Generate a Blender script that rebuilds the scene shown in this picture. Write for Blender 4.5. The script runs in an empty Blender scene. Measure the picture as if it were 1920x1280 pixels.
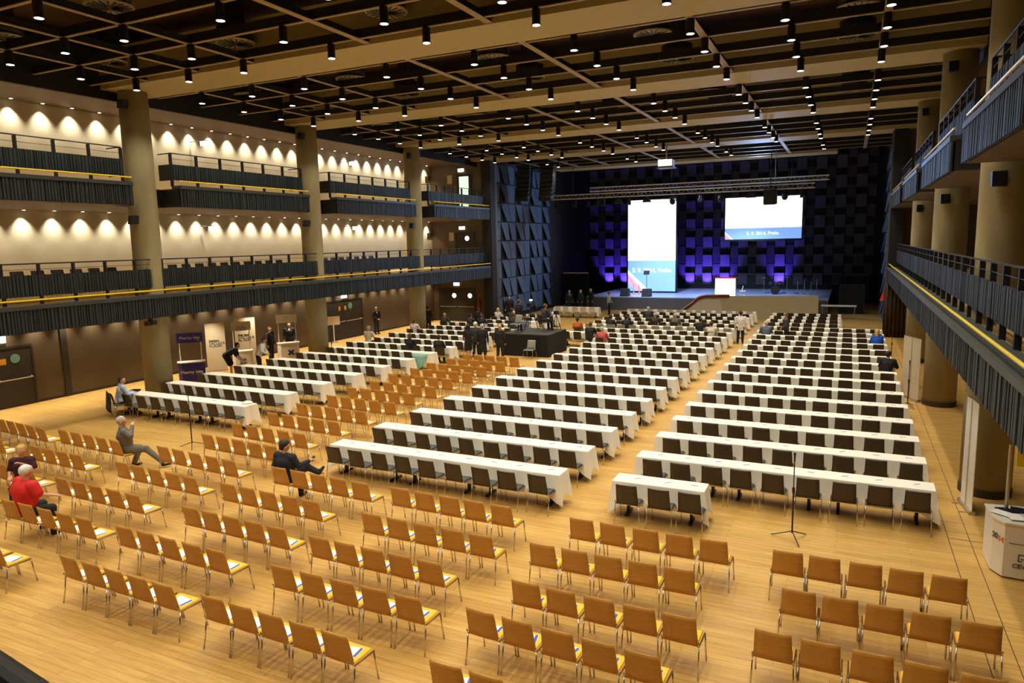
import bpy, math, random
import numpy as np
from mathutils import Vector, Matrix
random.seed(7); rng = np.random.RandomState(5)
scene = bpy.context.scene
COL = scene.collection
# ---------------------------------------------------------------- camera
YAW, PITCH, ROLL, FPX, EYE = math.radians(25.5002), math.radians(-8.0433), math.radians(-1.2073), 1323.93, 5.7
Fv = Vector((-math.sin(YAW)*math.cos(PITCH), math.cos(YAW)*math.cos(PITCH), math.sin(PITCH)))
R0 = Vector((math.cos(YAW), math.sin(YAW), 0)); U0 = R0.cross(Fv)
Rv = math.cos(ROLL)*R0 + math.sin(ROLL)*U0; Uv = -math.sin(ROLL)*R0 + math.cos(ROLL)*U0
cd = bpy.data.cameras.new('camera'); cam = bpy.data.objects.new('camera', cd); COL.objects.link(cam)
cd.sensor_width = 36; cd.lens = FPX/1920*36; cd.clip_end = 300; cd.clip_start = .05
m = Matrix.Identity(4)
for i in range(3):
    m[i][0], m[i][1], m[i][2] = Rv[i], Uv[i], -Fv[i]
m[2][3] = EYE
cam.matrix_world = m; scene.camera = cam
# ---------------------------------------------------------------- world / exposure
w = bpy.data.worlds.new('world'); scene.world = w; w.use_nodes = True
w.node_tree.nodes['Background'].inputs[0].default_value = (1, .8, .55, 1)
w.node_tree.nodes['Background'].inputs[1].default_value = .02
vs = scene.view_settings; vs.view_transform = 'Standard'; vs.look = 'None'; vs.exposure = 0.5; vs.gamma = 1; vs.use_curve_mapping = False
WARM = (1, .90, .70); LAMP_W = 180; WASH_W = 230; WASH_LOW = 120; LAMP_COL = (1, .93, .77)
def spot(name, loc, power, size_deg, color, target=None, blend=.6, radius=.08, parent=None):
    l = bpy.data.lights.get(name)
    if l is None:
        l = bpy.data.lights.new(name, 'SPOT'); l.energy = power; l.color = color[:3]
        l.spot_size = math.radians(size_deg); l.spot_blend = blend; l.shadow_soft_size = radius
    o = bpy.data.objects.new(name, l); COL.objects.link(o); o.location = loc
    if target is not None:
        o.rotation_euler = (Vector(target)-Vector(loc)).to_track_quat('-Z', 'Y').to_euler()
    if parent: o.parent = parent
    return o
# stage lights: blue floor washes on the back wall, cool wash over the left stage side and on the stage
for i, x in enumerate((-20.83, -19.29, -13.13, -11.59, -10.05, -5.43)):
    spot('stage_blue_uplight', (x, 64.95, 1.14), 1500, 72, (.10, .05, 1), (x, 65.85, 2.9), .8, .05)
spot('stage_cool_wash', (-9, 53.5, 10.2), 2300, 75, (.42, .62, 1), (-22.6, 50, 6), .8, .2)
spot('stage_cool_wash', (-12, 53.5, 10.2), 5200, 75, (.42, .62, 1), (2.0, 51.5, 6), .8, .2)
spot('stage_floor_wash', (-13, 53, 9.0), 3800, 70, (.55, .68, 1), (-13.5, 58.5, 1.1), .8, .2)
spot('stage_floor_wash', (-7, 53, 9.0), 2500, 60, (.4, .55, 1), (-7.5, 59, 1.1), .8, .2)
spot('stage_ceiling_wash', (-6, 55.5, 9.5), 2500, 60, (.35, .55, 1), (-6.5, 44, 13.5), .8, .2)
spot('balcony_blue_wash', (-8, 53, 9.6), 2600, 40, (.28, .5, 1), (-22.6, 39, 5), .9, .2)
spot('balcony_blue_wash_right', (-9, 53, 9.6), 1800, 45, (.28, .5, 1), (2, 30, 6), .9, .2)

# ---------------------------------------------------------------- materials
def srgb(r, g, b):
    f = lambda c: (c/255/12.92) if c/255 <= .04045 else ((c/255+.055)/1.055)**2.4
    return (f(r), f(g), f(b), 1)
def mat(name, c, rough=.6, metal=0, noise=.12, scale=6, bump=0, emit=None, spec=.5, stretch=None):
    m = bpy.data.materials.new(name); m.use_nodes = True; nt = m.node_tree; b = nt.nodes['Principled BSDF']
    b.inputs['Roughness'].default_value = rough; b.inputs['Metallic'].default_value = metal
    b.inputs['Specular IOR Level'].default_value = spec
    c = tuple(c[:3])+(1,)
    if noise:
        tc = nt.nodes.new('ShaderNodeTexCoord'); mp = nt.nodes.new('ShaderNodeMapping'); nz = nt.nodes.new('ShaderNodeTexNoise')
        nt.links.new(tc.outputs['Object'], mp.inputs[0]); nt.links.new(mp.outputs[0], nz.inputs['Vector'])
        if stretch: mp.inputs['Scale'].default_value = stretch
        nz.inputs['Scale'].default_value = scale; nz.inputs['Detail'].default_value = 4
        rp = nt.nodes.new('ShaderNodeValToRGB')
        rp.color_ramp.elements[0].position = .3; rp.color_ramp.elements[1].position = .7
        rp.color_ramp.elements[0].color = tuple(x*(1-noise) for x in c[:3])+(1,)
        rp.color_ramp.elements[1].color = tuple(min(1, x*(1+noise)) for x in c[:3])+(1,)
        nt.links.new(nz.outputs['Fac'], rp.inputs[0]); nt.links.new(rp.outputs[0], b.inputs['Base Color'])
        if bump:
            bp = nt.nodes.new('ShaderNodeBump'); bp.inputs['Strength'].default_value = bump; bp.inputs['Distance'].default_value = .02
            nt.links.new(nz.outputs['Fac'], bp.inputs['Height']); nt.links.new(bp.outputs[0], b.inputs['Normal'])
    else: b.inputs['Base Color'].default_value = c
    if emit:
        b.inputs['Emission Color'].default_value = tuple(emit[:3])+(1,); b.inputs['Emission Strength'].default_value = emit[3]
    return m
def floor_mat(name, c1, c2, mortar, rough):
    m = bpy.data.materials.new(name); m.use_nodes = True; nt = m.node_tree; b = nt.nodes['Principled BSDF']; N = nt.nodes.new
    tc = N('ShaderNodeTexCoord'); br = N('ShaderNodeTexBrick'); br.inputs['Scale'].default_value = 1
    br.inputs['Brick Width'].default_value = 1.9; br.inputs['Row Height'].default_value = .13
    br.inputs['Mortar Size'].default_value = .003; br.inputs['Mortar Smooth'].default_value = .3
    br.inputs['Color1'].default_value = c1; br.inputs['Color2'].default_value = c2; br.inputs['Mortar'].default_value = mortar
    br.offset = .37
    nt.links.new(tc.outputs['Object'], br.inputs['Vector'])
    mp = N('ShaderNodeMapping'); mp.inputs['Scale'].default_value = (1.2, 14, 1); nz = N('ShaderNodeTexNoise'); nz.inputs['Scale'].default_value = 1.3; nz.inputs['Detail'].default_value = 6
    nt.links.new(tc.outputs['Object'], mp.inputs[0]); nt.links.new(mp.outputs[0], nz.inputs['Vector'])
    mx = N('ShaderNodeMixRGB'); mx.blend_type = 'MULTIPLY'; mx.inputs[0].default_value = .45
    rp = N('ShaderNodeValToRGB'); rp.color_ramp.elements[0].position = .3; rp.color_ramp.elements[0].color = (.55, .5, .42, 1)
    rp.color_ramp.elements[1].position = .7; rp.color_ramp.elements[1].color = (1.15, 1.12, 1.05, 1)
    nt.links.new(nz.outputs['Fac'], rp.inputs[0]); nt.links.new(br.outputs['Color'], mx.inputs[1]); nt.links.new(rp.outputs[0], mx.inputs[2])
    nt.links.new(mx.outputs[0], b.inputs['Base Color']); b.inputs['Roughness'].default_value = rough
    return m
M = {}
M['floor'] = floor_mat('oak_parquet', srgb(212, 170, 94), srgb(196, 152, 78), srgb(140, 104, 50), .42)
M['inlay'] = mat('dark_floor_joint', srgb(90, 62, 30), .6)
M['wall_up'] = mat('beige_wall_panel', srgb(186, 176, 152), .75, noise=.05, scale=1.5)
M['wall_low'] = mat('brown_wall_panel', srgb(84, 68, 46), .55, noise=.10, scale=1.2, stretch=(1, 1, .3))
M['wall_dark'] = mat('dark_recess_panel', srgb(44, 38, 28), .6, noise=.1)
M['brown'] = mat('brown_soffit_paint', srgb(88, 64, 34), .6, noise=.06)
M['ceil'] = mat('brown_ceiling_paint', srgb(92, 66, 38), .8, noise=.1, scale=1)
M['beam'] = mat('tan_beam_paint', srgb(170, 154, 106), .7, noise=.03, scale=3)
M['flange'] = mat('tan_joist_flange', srgb(150, 130, 95), .55, noise=.05)
M['black'] = mat('matt_black_metal', srgb(20, 19, 17), .5, noise=.1)
M['blackweb'] = mat('black_joist_web', srgb(17, 15, 12), .7, noise=.1)
M['concrete'] = mat('board_marked_concrete', srgb(154, 142, 104), .8, noise=.16, scale=1.6, bump=.25, stretch=(1, 1, .35))
M['concfoot'] = mat('dark_column_foot', srgb(60, 48, 32), .7)
M['slate'] = mat('slate_ribbed_panel', srgb(38, 44, 46), .55, noise=.15, scale=3)
M['slateback'] = mat('dark_panel_backing', srgb(18, 20, 20), .6, noise=.1)
M['ledge'] = mat('dark_balcony_ledge', srgb(62, 64, 60), .45, noise=.1)
M['yellow'] = mat('yellow_handrail', srgb(238, 208, 40), .35, noise=.05)
M['deck'] = mat('pale_wood_deck', srgb(206, 168, 104), .5, noise=.1)
M['chrome'] = mat('chrome_tube', srgb(205, 200, 190), .22, 1, noise=0)
M['oak'] = mat('oak_plywood', srgb(192, 138, 58), .5, noise=.12, scale=4, stretch=(1, 1, 9))
M['pad_y'] = mat('yellow_seat_pad', srgb(236, 186, 54), .8, noise=.05)
M['dark_ply'] = mat('dark_stained_plywood', srgb(58, 46, 34), .42, noise=.12, scale=4)
M['pad_g'] = mat('grey_seat_pad', srgb(74, 80, 76), .8, noise=.06)
M['ply_l'] = mat('light_grey_shell', srgb(150, 150, 138), .5, noise=.06)
M['ply_w'] = mat('white_seat_cover', srgb(215, 210, 198), .7, noise=.04)
M['cloth'] = mat('white_table_linen', srgb(236, 230, 214), .85, noise=.03, scale=8, bump=.15)
M['wood_t'] = mat('table_top_laminate', srgb(150, 120, 80), .6)
M['paper'] = mat('white_paper', srgb(245, 243, 236), .8, noise=.02)
M['paperblue'] = mat('blue_printed_band', srgb(70, 90, 170), .7, noise=.05)
M['lens'] = mat('lit_lamp_lens', (1, .9, .75), .5, noise=0, emit=(1, .87, .68, 9))
M['washlens'] = mat('lit_downlight_lens', (1, .9, .75), .5, noise=0, emit=(1, .85, .6, 6))
M['exit'] = mat('lit_exit_sign', (1, 1, 1), .5, noise=0, emit=(.95, 1, .92, 2.6))
M['steel'] = mat('brushed_steel', srgb(190, 180, 165), .35, .8, noise=.05)
M['alu'] = mat('aluminium_truss', srgb(214, 204, 170), .5, .1, noise=.05)
M['disc'] = mat('pale_air_diffuser', srgb(150, 135, 105), .5, .2, noise=.06)
M['red'] = mat('signal_red', srgb(190, 25, 18), .45, noise=.05)
M['orange'] = mat('orange_door_notice', srgb(225, 150, 40), .6, noise=.05)
M['glass'] = mat('greenish_porthole_glass', srgb(110, 150, 140), .15, noise=.1, scale=3, spec=.8)
M['litglass'] = mat('lit_porthole_glass', (1, 1, 1), .3, noise=0, emit=(.8, .95, 1, 2.2))
M['litroom'] = mat('lit_green_doorway', (1, 1, 1), .5, noise=.05, emit=(.55, .8, .6, .9))
M['bluetile'] = mat('blue_grey_acoustic_tile', srgb(66, 82, 104), .55, noise=.12, scale=1.2)
M['stagetile'] = mat('dark_stage_tile', srgb(66, 60, 66), .6, noise=.1)
M['stageblk'] = mat('stage_black_wall', srgb(22, 20, 20), .8, noise=.1)
M['stagefloor'] = mat('pale_blue_stage_floor', srgb(160, 175, 205), .4, noise=.05)
M['stagefront'] = mat('grey_stage_skirt', srgb(84, 82, 82), .7, noise=.06)
M['beige'] = mat('beige_stage_panel', srgb(190, 180, 148), .6, noise=.03)
M['beige2'] = mat('lighter_beige_stage_panel', srgb(208, 202, 182), .6, noise=.03)
M['maroon'] = mat('maroon_stripe', srgb(120, 22, 40), .5, noise=.05)
M['curtain'] = mat('dark_brown_curtain', srgb(66, 46, 30), .9, noise=.12)
M['drape'] = mat('black_platform_drape', srgb(18, 17, 16), .9, noise=.15)
M['deckgrey'] = mat('dark_grey_platform_top', srgb(58, 57, 54), .5, noise=.1)
M['scr_white'] = mat('lit_screen_white', (1, 1, 1), .5, noise=0, emit=(.97, .98, 1, 1.3))
M['scr_blue'] = mat('lit_screen_blue', (.3, .5, .9), .5, noise=.0, emit=(.17, .33, .78, .85))
M['scr_red'] = mat('lit_screen_red', (.9, .3, .35), .5, noise=0, emit=(.85, .25, .32, 1.0))
M['scr_text'] = mat('lit_screen_lettering', (1, 1, 1), .5, noise=0, emit=(1, 1, 1, 1.0))
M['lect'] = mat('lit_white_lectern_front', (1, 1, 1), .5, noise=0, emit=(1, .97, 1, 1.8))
M['kioskblue'] = mat('violet_blue_print', srgb(52, 44, 140), .5, noise=.04)
M['kioskwhite'] = mat('white_promo_plastic', srgb(226, 218, 200), .5, noise=.02)
M['banner'] = mat('cream_banner_fabric', srgb(196, 180, 150), .7, noise=.02)
M['ink'] = mat('black_print', srgb(26, 24, 24), .6, noise=.03)
M['inkgrey'] = mat('grey_print', srgb(90, 90, 92), .6, noise=.03)
M['inkblue'] = mat('blue_print', srgb(40, 50, 150), .6, noise=.03)
M['inkorange'] = mat('orange_print', srgb(225, 110, 30), .6, noise=.03)
M['turq'] = mat('turquoise_scarf_cloth', srgb(136, 190, 178), .85, noise=.1, bump=.3)
M['navy'] = mat('dark_display_film', srgb(22, 26, 46), .3, noise=.5, scale=9)

# ---------------------------------------------------------------- mesh helpers
class MB:
    def __init__(s): s.v = []; s.f = []; s.mi = []
    def add(s, vs, fs, mi=0):
        n = len(s.v); s.v += [tuple(x) for x in vs]; s.f += [tuple(i+n for i in f) for f in fs]; s.mi += [mi]*len(fs); return s
    def box(s, x0, x1, y0, y1, z0, z1, mi=0):
        return s.add([(x, y, z) for z in (z0, z1) for x, y in ((x0, y0), (x1, y0), (x1, y1), (x0, y1))],
                     [(3, 2, 1, 0), (4, 5, 6, 7), (0, 1, 5, 4), (1, 2, 6, 5), (2, 3, 7, 6), (3, 0, 4, 7)], mi)
    def obox(s, c, ax, ay, az, mi=0):     # oriented box: centre and three half-axis vectors
        c = Vector(c); ax, ay, az = map(Vector, (ax, ay, az)); vs = []
        for k in (-1, 1):
            for i, j in ((-1, -1), (1, -1), (1, 1), (-1, 1)): vs.append(c+ax*i+ay*j+az*k)
        return s.add(vs, [(3, 2, 1, 0), (4, 5, 6, 7), (0, 1, 5, 4), (1, 2, 6, 5), (2, 3, 7, 6), (3, 0, 4, 7)], mi)
    def tube(s, pts, r, n=8, mi=0, caps=True):
        pts = [Vector(p) for p in pts]; rs = r if isinstance(r, (list, tuple)) else [r]*len(pts); rings = []; b = len(s.v)
        prev = None
        for i, p in enumerate(pts):
            d = (pts[min(i+1, len(pts)-1)]-pts[max(i-1, 0)]).normalized()
            if prev is None: a = d.orthogonal().normalized()
            else: a = (prev-d*prev.dot(d)).normalized()
            prev = a; c = d.cross(a)
            for k in range(n):
                t = 2*math.pi*k/n; s.v.append(tuple(p+(a*math.cos(t)+c*math.sin(t))*rs[i]))
        for i in range(len(pts)-1):
            for k in range(n):
                s.f.append((b+i*n+k, b+i*n+(k+1) % n, b+(i+1)*n+(k+1) % n, b+(i+1)*n+k)); s.mi.append(mi)
        if caps:
            s.f.append(tuple(b+k for k in range(n))[::-1]); s.f.append(tuple(b+(len(pts)-1)*n+k for k in range(n))); s.mi += [mi, mi]
        return s
    def lathe(s, prof, c=(0, 0, 0), n=24, mi=0):
        b = len(s.v)
        for r, z in prof:
            for k in range(n):
                t = 2*math.pi*k/n; s.v.append((c[0]+r*math.cos(t), c[1]+r*math.sin(t), c[2]+z))
        for i in range(len(prof)-1):
            for k in range(n):
                s.f.append((b+i*n+k, b+i*n+(k+1) % n, b+(i+1)*n+(k+1) % n, b+(i+1)*n+k)); s.mi.append(mi)
        s.f.append(tuple(b+k for k in range(n))[::-1]); s.f.append(tuple(b+(len(prof)-1)*n+k for k in range(n))); s.mi += [mi, mi]
        return s
    def prism(s, poly, vec, mi=0):
        n = len(poly); v2 = Vector(vec)
        s.add([Vector(p) for p in poly]+[Vector(p)+v2 for p in poly],
              [tuple(range(n))[::-1], tuple(range(n, 2*n))]+[(i, (i+1) % n, n+(i+1) % n, n+i) for i in range(n)], mi); return s
    def mesh(s, name, mats, smooth=False):
        me = bpy.data.meshes.new(name); me.from_pydata(s.v, [], s.f)
        for x in (mats if isinstance(mats, (list, tuple)) else [mats]): me.materials.append(x)
        if any(s.mi): me.polygons.foreach_set('material_index', s.mi)
        if smooth: me.polygons.foreach_set('use_smooth', [True]*len(s.f))
        me.update(); return me
def link(name, me, parent=None, loc=None, rz=None):
    o = bpy.data.objects.new(name, me); COL.objects.link(o)
    if parent: o.parent = parent
    if loc is not None: o.location = loc
    if rz is not None: o.rotation_euler = (0, 0, rz)
    return o
def obj(name, mb, mats, parent=None, loc=None, rz=None, smooth=False):
    return link(name, mb.mesh(name, mats, smooth), parent, loc, rz)
def tag(o, label, cat, group=None, kind=None):
    o['label'] = label; o['category'] = cat
    if group: o['group'] = group
    if kind: o['kind'] = kind
    return o
def thing(name, label, cat, loc=(0, 0, 0), rz=0, group=None):
    return tag(link(name, None, None, loc, rz), label, cat, group)
def struct(name, mb, mats, parent=None):
    o = obj(name, mb, mats, parent); o['kind'] = 'structure'; return o
def dup(root, loc, rz, label, group=None):
    r = root.copy(); COL.objects.link(r); r.location = loc; r.rotation_euler = (0, 0, rz); r['label'] = label
    if group: r['group'] = group
    for ch in root.children:
        c = ch.copy(); COL.objects.link(c); c.parent = r
        for g in ch.children:
            d = g.copy(); COL.objects.link(d); d.parent = c
    return r
ORD = ['first', 'second', 'third', 'fourth', 'fifth', 'sixth', 'seventh', 'eighth', 'ninth', 'tenth', 'eleventh', 'twelfth', 'thirteenth', 'fourteenth', 'fifteenth', 'sixteenth', 'seventeenth', 'eighteenth', 'nineteenth', 'twentieth', 'twenty-first', 'twenty-second', 'twenty-third', 'twenty-fourth', 'twenty-fifth', 'twenty-sixth', 'twenty-seventh', 'twenty-eighth', 'twenty-ninth', 'thirtieth', 'thirty-first', 'thirty-second', 'thirty-third', 'thirty-fourth', 'thirty-fifth', 'thirty-sixth', 'thirty-seventh', 'thirty-eighth', 'thirty-ninth', 'fortieth']
def text(body, size, m, parent, loc, rot, name="lettering", align="CENTER", ext=.002, bold=0, sx=1):
    c = bpy.data.curves.new(name, 'FONT'); c.body = body; c.size = size; c.extrude = ext; c.align_x = align; c.offset = bold
    c.space_line = .78
    tmp = bpy.data.objects.new('tmp', c); COL.objects.link(tmp); bpy.context.view_layer.update()
    me = bpy.data.meshes.new_from_object(tmp.evaluated_get(bpy.context.evaluated_depsgraph_get()))
    bpy.data.objects.remove(tmp); me.materials.clear(); me.materials.append(m)
    me_o = link(name, me, parent, loc); me_o.rotation_euler = rot; me_o.scale = (sx, 1, 1)
    return me_o

# ---------------------------------------------------------------- room shell
XL, XR = -22.65, 2.0           # balcony faces
XWL, XWR = -27.8, 7.3          # outer walls
CLX, CRX, CR = -23.45, 2.92, .49
YB, YE, YW = -4.0, 45.0, 66.0
B1, B1T, B2, B2T, GC = 3.15, 3.98, 7.16, 7.95, 11.2
struct('floor', MB().box(XWL, XWR, YB, 67, -.2, 0), M['floor'])
struct('ceiling', MB().box(XWL, XWR, YB, 67, 13.2, 13.4), M['ceil'])
def side_wall(name, x, sgn):   # sgn -1 = left
    t = .25
    xa, xb = (x-t, x) if sgn < 0 else (x, x+t)
    b = MB().box(xa, xb, YB, YE, 0, B1, 0).box(xa, xb, YB, YE, B1, 13.6, 1)
    return struct(name, b, [M['wall_low'], M['wall_up']])
WL = side_wall('wall_left', XWL, -1)
side_wall('wall_right', XWR, 1)
struct('wall_back', MB().box(XWL, XWR, YB-.25, YB, 0, 13.6), M['wall_low'])
# end walls of the galleries, facing the hall
WE = struct('wall_left_end', MB().box(XWL, XL+.1, YE, YE+.3, 0, 13.6), M['wall_low'])
struct('wall_right_end', MB().box(XR-.1, XWR, YE-.1, YE+.2, 0, 13.6), M['wall_low'])
struct('wall_left_pier', MB().box(XL-.6, XL+.12, YE-.7, YE, 0, 13.6), M['stageblk'])
struct('wall_right_pier', MB().box(XR-.05, XR+.6, YE-.7, YE-.1, 0, 13.6), M['stageblk'])
# stage walls
struct('wall_left_stage', MB().box(XL-.5, XL-.35, YE+.3, YW, 0, 13.6), M['stageblk'])
struct('wall_right_stage', MB().box(XR+.3, XR+.5, YE+.2, YW, 0, 13.6), M['stageblk'])
struct('wall_stage_back', MB().box(XL-.5, XR+.5, YW, YW+.3, 0, 13.6), M['stageblk'])
# wall recess and vertical trims of the left lower wall
struct('trim_1', MB().box(XWL, XWL+.05, 17.15, 17.4, 0, B1-.02), M['wall_dark'])
for n, x in enumerate((1.9, 2.25)):
    struct('trim_%d' % (n+2), MB().box(x, x+.012, 6.5, 40, 0, .003), M['inlay'])
struct('trim_4', MB().box(1.9, 7.2, 14.9, 14.915, 0, .003), M['inlay'])
struct('trim_5', MB().box(XWL, XWL+.02, YB, YE, 0, .1), M['wall_dark'])

# ---------------------------------------------------------------- balconies
def ribs(x, sgn, y0, y1, z0, z1, depth=.05):
    """vertical ribs of irregular width on a panel facing the hall"""
    b = MB(); y = y0; xi = x
    b.box(min(xi, xi-sgn*.02), max(xi, xi-sgn*.02), y0, y1, z0, z1, 1)
    while y < y1-.03:
        wd = random.choice((.035, .05, .07, .07, .09)); d = random.uniform(.55, 1)*depth
        if y+wd > y1: break
        xa, xb = sorted((xi, xi+sgn*d)); b.box(xa, xb, y, y+wd, z0+.01, z1-.01, 0); y += wd+random.choice((.025, .035, .05))
    return b
def railing(x, sgn, y0, y1, zt, zpt, zpb, zb, parent, dy=1.11, thick=.05):
    r = MB().tube([(x, y0, zt), (x, y1, zt)], .022, 6).tube([(x, y0, (zt+zpt)/2), (x, y1, (zt+zpt)/2)], .008, 5)
    obj('handrail', r, M['black'], parent)
    obj('railing_panel', ribs(x, sgn, y0, y1, zpb, zpt, .035), [M['slate'], M['slateback']], parent)
    n = max(1, round((y1-y0)/dy))
    pm = MB().box(-thick, thick, -.035, .035, zb, zt-.02).mesh('post', M['black'])
    for i in range(n+1):
        link('post', pm, parent, (x-sgn*.03, y0+(y1-y0)*i/n, 0))
def balcony(side, lvl, y0, y1, label, spans=None):
    sgn = 1 if side < 0 else -1                 # direction towards the hall
    xf = XL if side < 0 else XR
    xw = XWL if side < 0 else XWR
    dz = .08 if side < 0 else -.10
    zb, zt = (B1, B1T) if lvl == 1 else (B2, B2T)
    zb += dz; zt += dz
    t = thing('balcony', label, 'balcony', (0, 0, 0), 0, 'balconies along the two long sides')
    if spans is None: spans = [(y0, y1)]
    xa, xb = sorted((xw, xf-sgn*.06))
    xin = CLX-.2 if side < 0 else CRX+.2        # recessed line at the columns
    sl = MB()
    for a, b_ in spans:
        x1, x2 = sorted((xin, xf-sgn*.06)); sl.box(x1, x2, a, b_, zb+.02, zt-.12, 1).box(x1, x2, a, b_, zb, zb+.02, 0)
        sl.box(x1, x2, a, b_, zt-.12, zt-.1, 2)
    x1, x2 = sorted((xw, xin)); sl.box(x1, x2, y0, y1, zb+.02, zt-.12, 1).box(x1, x2, y0, y1, zb, zb+.02, 0).box(x1, x2, y0, y1, zt-.12, zt-.1, 2)
    obj('deck', sl, [M['brown'], M['slateback'], M['deck']], t)
    if side < 0 and lvl == 1: obj('seating_riser', MB().box(XWL+2.6, XL-1.24, 10.8, 34, zt-.1, 4.21), M['deck'], t)
    for a, b_ in spans:
        f = obj('fascia', ribs(xf, sgn, a, b_, zb, zt-.12, .05), [M['slate'], M['slateback']], t)
        x1, x2 = sorted((xf+sgn*.06, xf-sgn*.42)); obj('ledge', MB().box(x1, x2, a, b_, zt-.12, zt), M['ledge'], t)
        obj('yellow_rail', MB().tube([(xf-sgn*.02, a, zt+.16), (xf-sgn*.02, b_, zt+.16)], .028, 6), M['yellow'], t)['label'] = 'yellow painted low rail'
        o = .38
        zz = (zt+.26, zt+.92, zt+1.27) if lvl == 1 else (zt+.22, zt+.80, zt+1.2)
        railing(xf-sgn*o, sgn, a+.03, b_-.03, zz[2], zz[1], zz[0], zt-.02, t, 1.11 if side < 0 else 1.22, .05)
        if lvl == 2:                            # return railings at the columns
            for yy in (a+.05, b_-.05):
                r = MB().tube([(xf-sgn*o, yy, zz[2]), (xin-sgn*.1, yy, zz[2])], .02, 6)
                x1, x2 = sorted((xf-sgn*o, xin-sgn*.1)); obj('return_rail', r, M['black'], t); obj('return_panel', MB().box(x1, x2, yy-.01, yy+.01, zz[0], zz[1]), M['slateback'], t)
    return t
SP = [(YB+.1, 8.1), (10.0, 17.05), (19.0, 26.05), (28.0, 35.05), (37.0, 44.3)]
balcony(-1, 1, YB, 44.95, 'long dark ribbed lower balcony along the left wall with yellow rail')
balcony(1, 1, YB, 44.85, 'long dark ribbed lower balcony along the right side with yellow rail')
balcony(-1, 2, YB, 44.95, 'upper left balcony in bays between the concrete columns', SP)
balcony(1, 2, YB, 44.85, 'upper right balcony in bays between the concrete columns', SP)
# top gallery soffit + edge beam (left and right)
for nm, xa, xb, xe, xe2 in (('left', XWL, -24.12, -24.12, -23.98), ('right', 3.64, XWR, 3.5, 3.64)):
    o = obj('gallery_soffit', MB().box(xa, xb, YB+.01, YE-.11, GC, GC+.15), M['brown'])
    tag(o, 'brown soffit over the top gallery on the %s side' % nm, 'soffit')
    o = obj('edge_beam', MB().box(xe, xe2, YB, YE, 10.97, 12.6), M['blackweb'])
    tag(o, 'black edge beam under the ceiling along the %s gallery' % nm, 'beam')
# ---------------------------------------------------------------- columns
cm = MB().lathe([(CR+.02, 0), (CR+.02, .16)], n=32).mesh('column_foot', M['concfoot'])
sm = MB().lathe([(CR, .16), (CR, 4), (CR, 8), (CR, 11.26)], n=40).mesh('column_shaft', M['concrete'], True)
for side, x in (('left', CLX), ('right', CRX)):
    for k, y in enumerate((0, 9, 18, 27, 36)):
        if side == 'right' and k < 1: continue
        nm = ['behind the camera position', 'nearest to the camera', 'beside the seating rows at the front', 'next one deeper into the hall', 'farthest one standing free'][k]
        t = thing('concrete_column', 'round grey-brown concrete column on the %s, %s' % (side, nm), 'column', (x, y, 0), 0, 'round concrete columns of the %s side' % side)
        link('shaft', sm, t); link('foot', cm, t)
# ---------------------------------------------------------------- ceiling beams, joists, lamps
BY = [0.1, 9.1, 18.1, 27.1, 36.1, 45.1, 54.4]
for k, y in enumerate(BY):
    x0, x1 = (-23.97, 3.49) if y < 50 else (XL+1, XR-3)
    b = MB().box(x0, x1, y-.95, y+.95, 11.27, 12.6)
    t = tag(obj('ceiling_beam', b, M['beam']), 'wide tan ceiling beam, %s' % (['over the rear of the hall', 'above the rear seating', 'nearest in view', 'second in view from the camera', 'third in view', 'fourth in view', 'last one before the stage'][k]), 'beam', 'wide tan ceiling beams')
LX = [-21.6, -19.15, -16.8, -13.45, -10.3, -7.15, -3.95, -1.65, .65]
LY = [1.3, 3.4, 5.5, 7.4, 10.7, 12.8, 14.85, 16.75, 19.4, 21.4, 23.4, 25.4, 28.3, 30.2, 32.1, 34.1, 37.3, 39.3, 41.4, 43.2, 46.4, 48.5]
for i, y in enumerate(LY+[50.6, 52.6]):
    t = thing('ceiling_joist', 'thin tan and black ceiling joist across the hall, %s from the rear' % ORD[i], 'joist', (0, 0, 0), 0, 'thin joists of the ceiling grid')
    obj('flange', MB().box(-23.9, 3.4, y-.05, y+.05, 11.32, 11.345), M['flange'], t)
    obj('web', MB().box(-23.9, 3.4, y-.03, y+.03, 11.345, 11.58), M['blackweb'], t)
for i, x in enumerate((-21.6, -19.15, -16.8, -12.5, -8.65, -3.95, .65)):
    t = thing('ceiling_bar', 'long ceiling grid bar running towards the stage, %s from the left' % ORD[i], 'ceiling bar', (0, 0, 0), 0, 'long bars of the ceiling grid')
    hh = .07 if x < -14 else .10
    obj('flange', MB().box(x-hh, x+hh, 1, 53.2, 11.30, 11.318), M['flange'], t)
    obj('web', MB().box(x-.03, x+.03, 1, 53.2, 11.318, 11.5), M['blackweb'], t)
lb = MB().lathe([(.085, .42), (.105, .36), (.105, .03), (.125, 0)], n=20).mesh('lamp_body', M['black'], True)
ll = MB().lathe([(.095, -.004), (.095, .004)], n=20).mesh('lens', M['lens'])
lz = 10.93
for j, y in enumerate(LY):
    for i, x in enumerate(LX):
        if y > 45 and i not in (1, 3, 5, 7): continue
        t = thing('ceiling_lamp', 'lit black cylinder ceiling lamp, %s from the left in the %s row from the rear' % (ORD[i], ORD[j]), 'lamp', (x, y, lz), 0, 'cylinder lamps under the ceiling joists')
        link('lamp_body', lb, t); link('lens', ll, t)
        spot('lamp_light', (0, 0, -.03), LAMP_W, 120, LAMP_COL, None, .7, .09, t)
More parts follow.
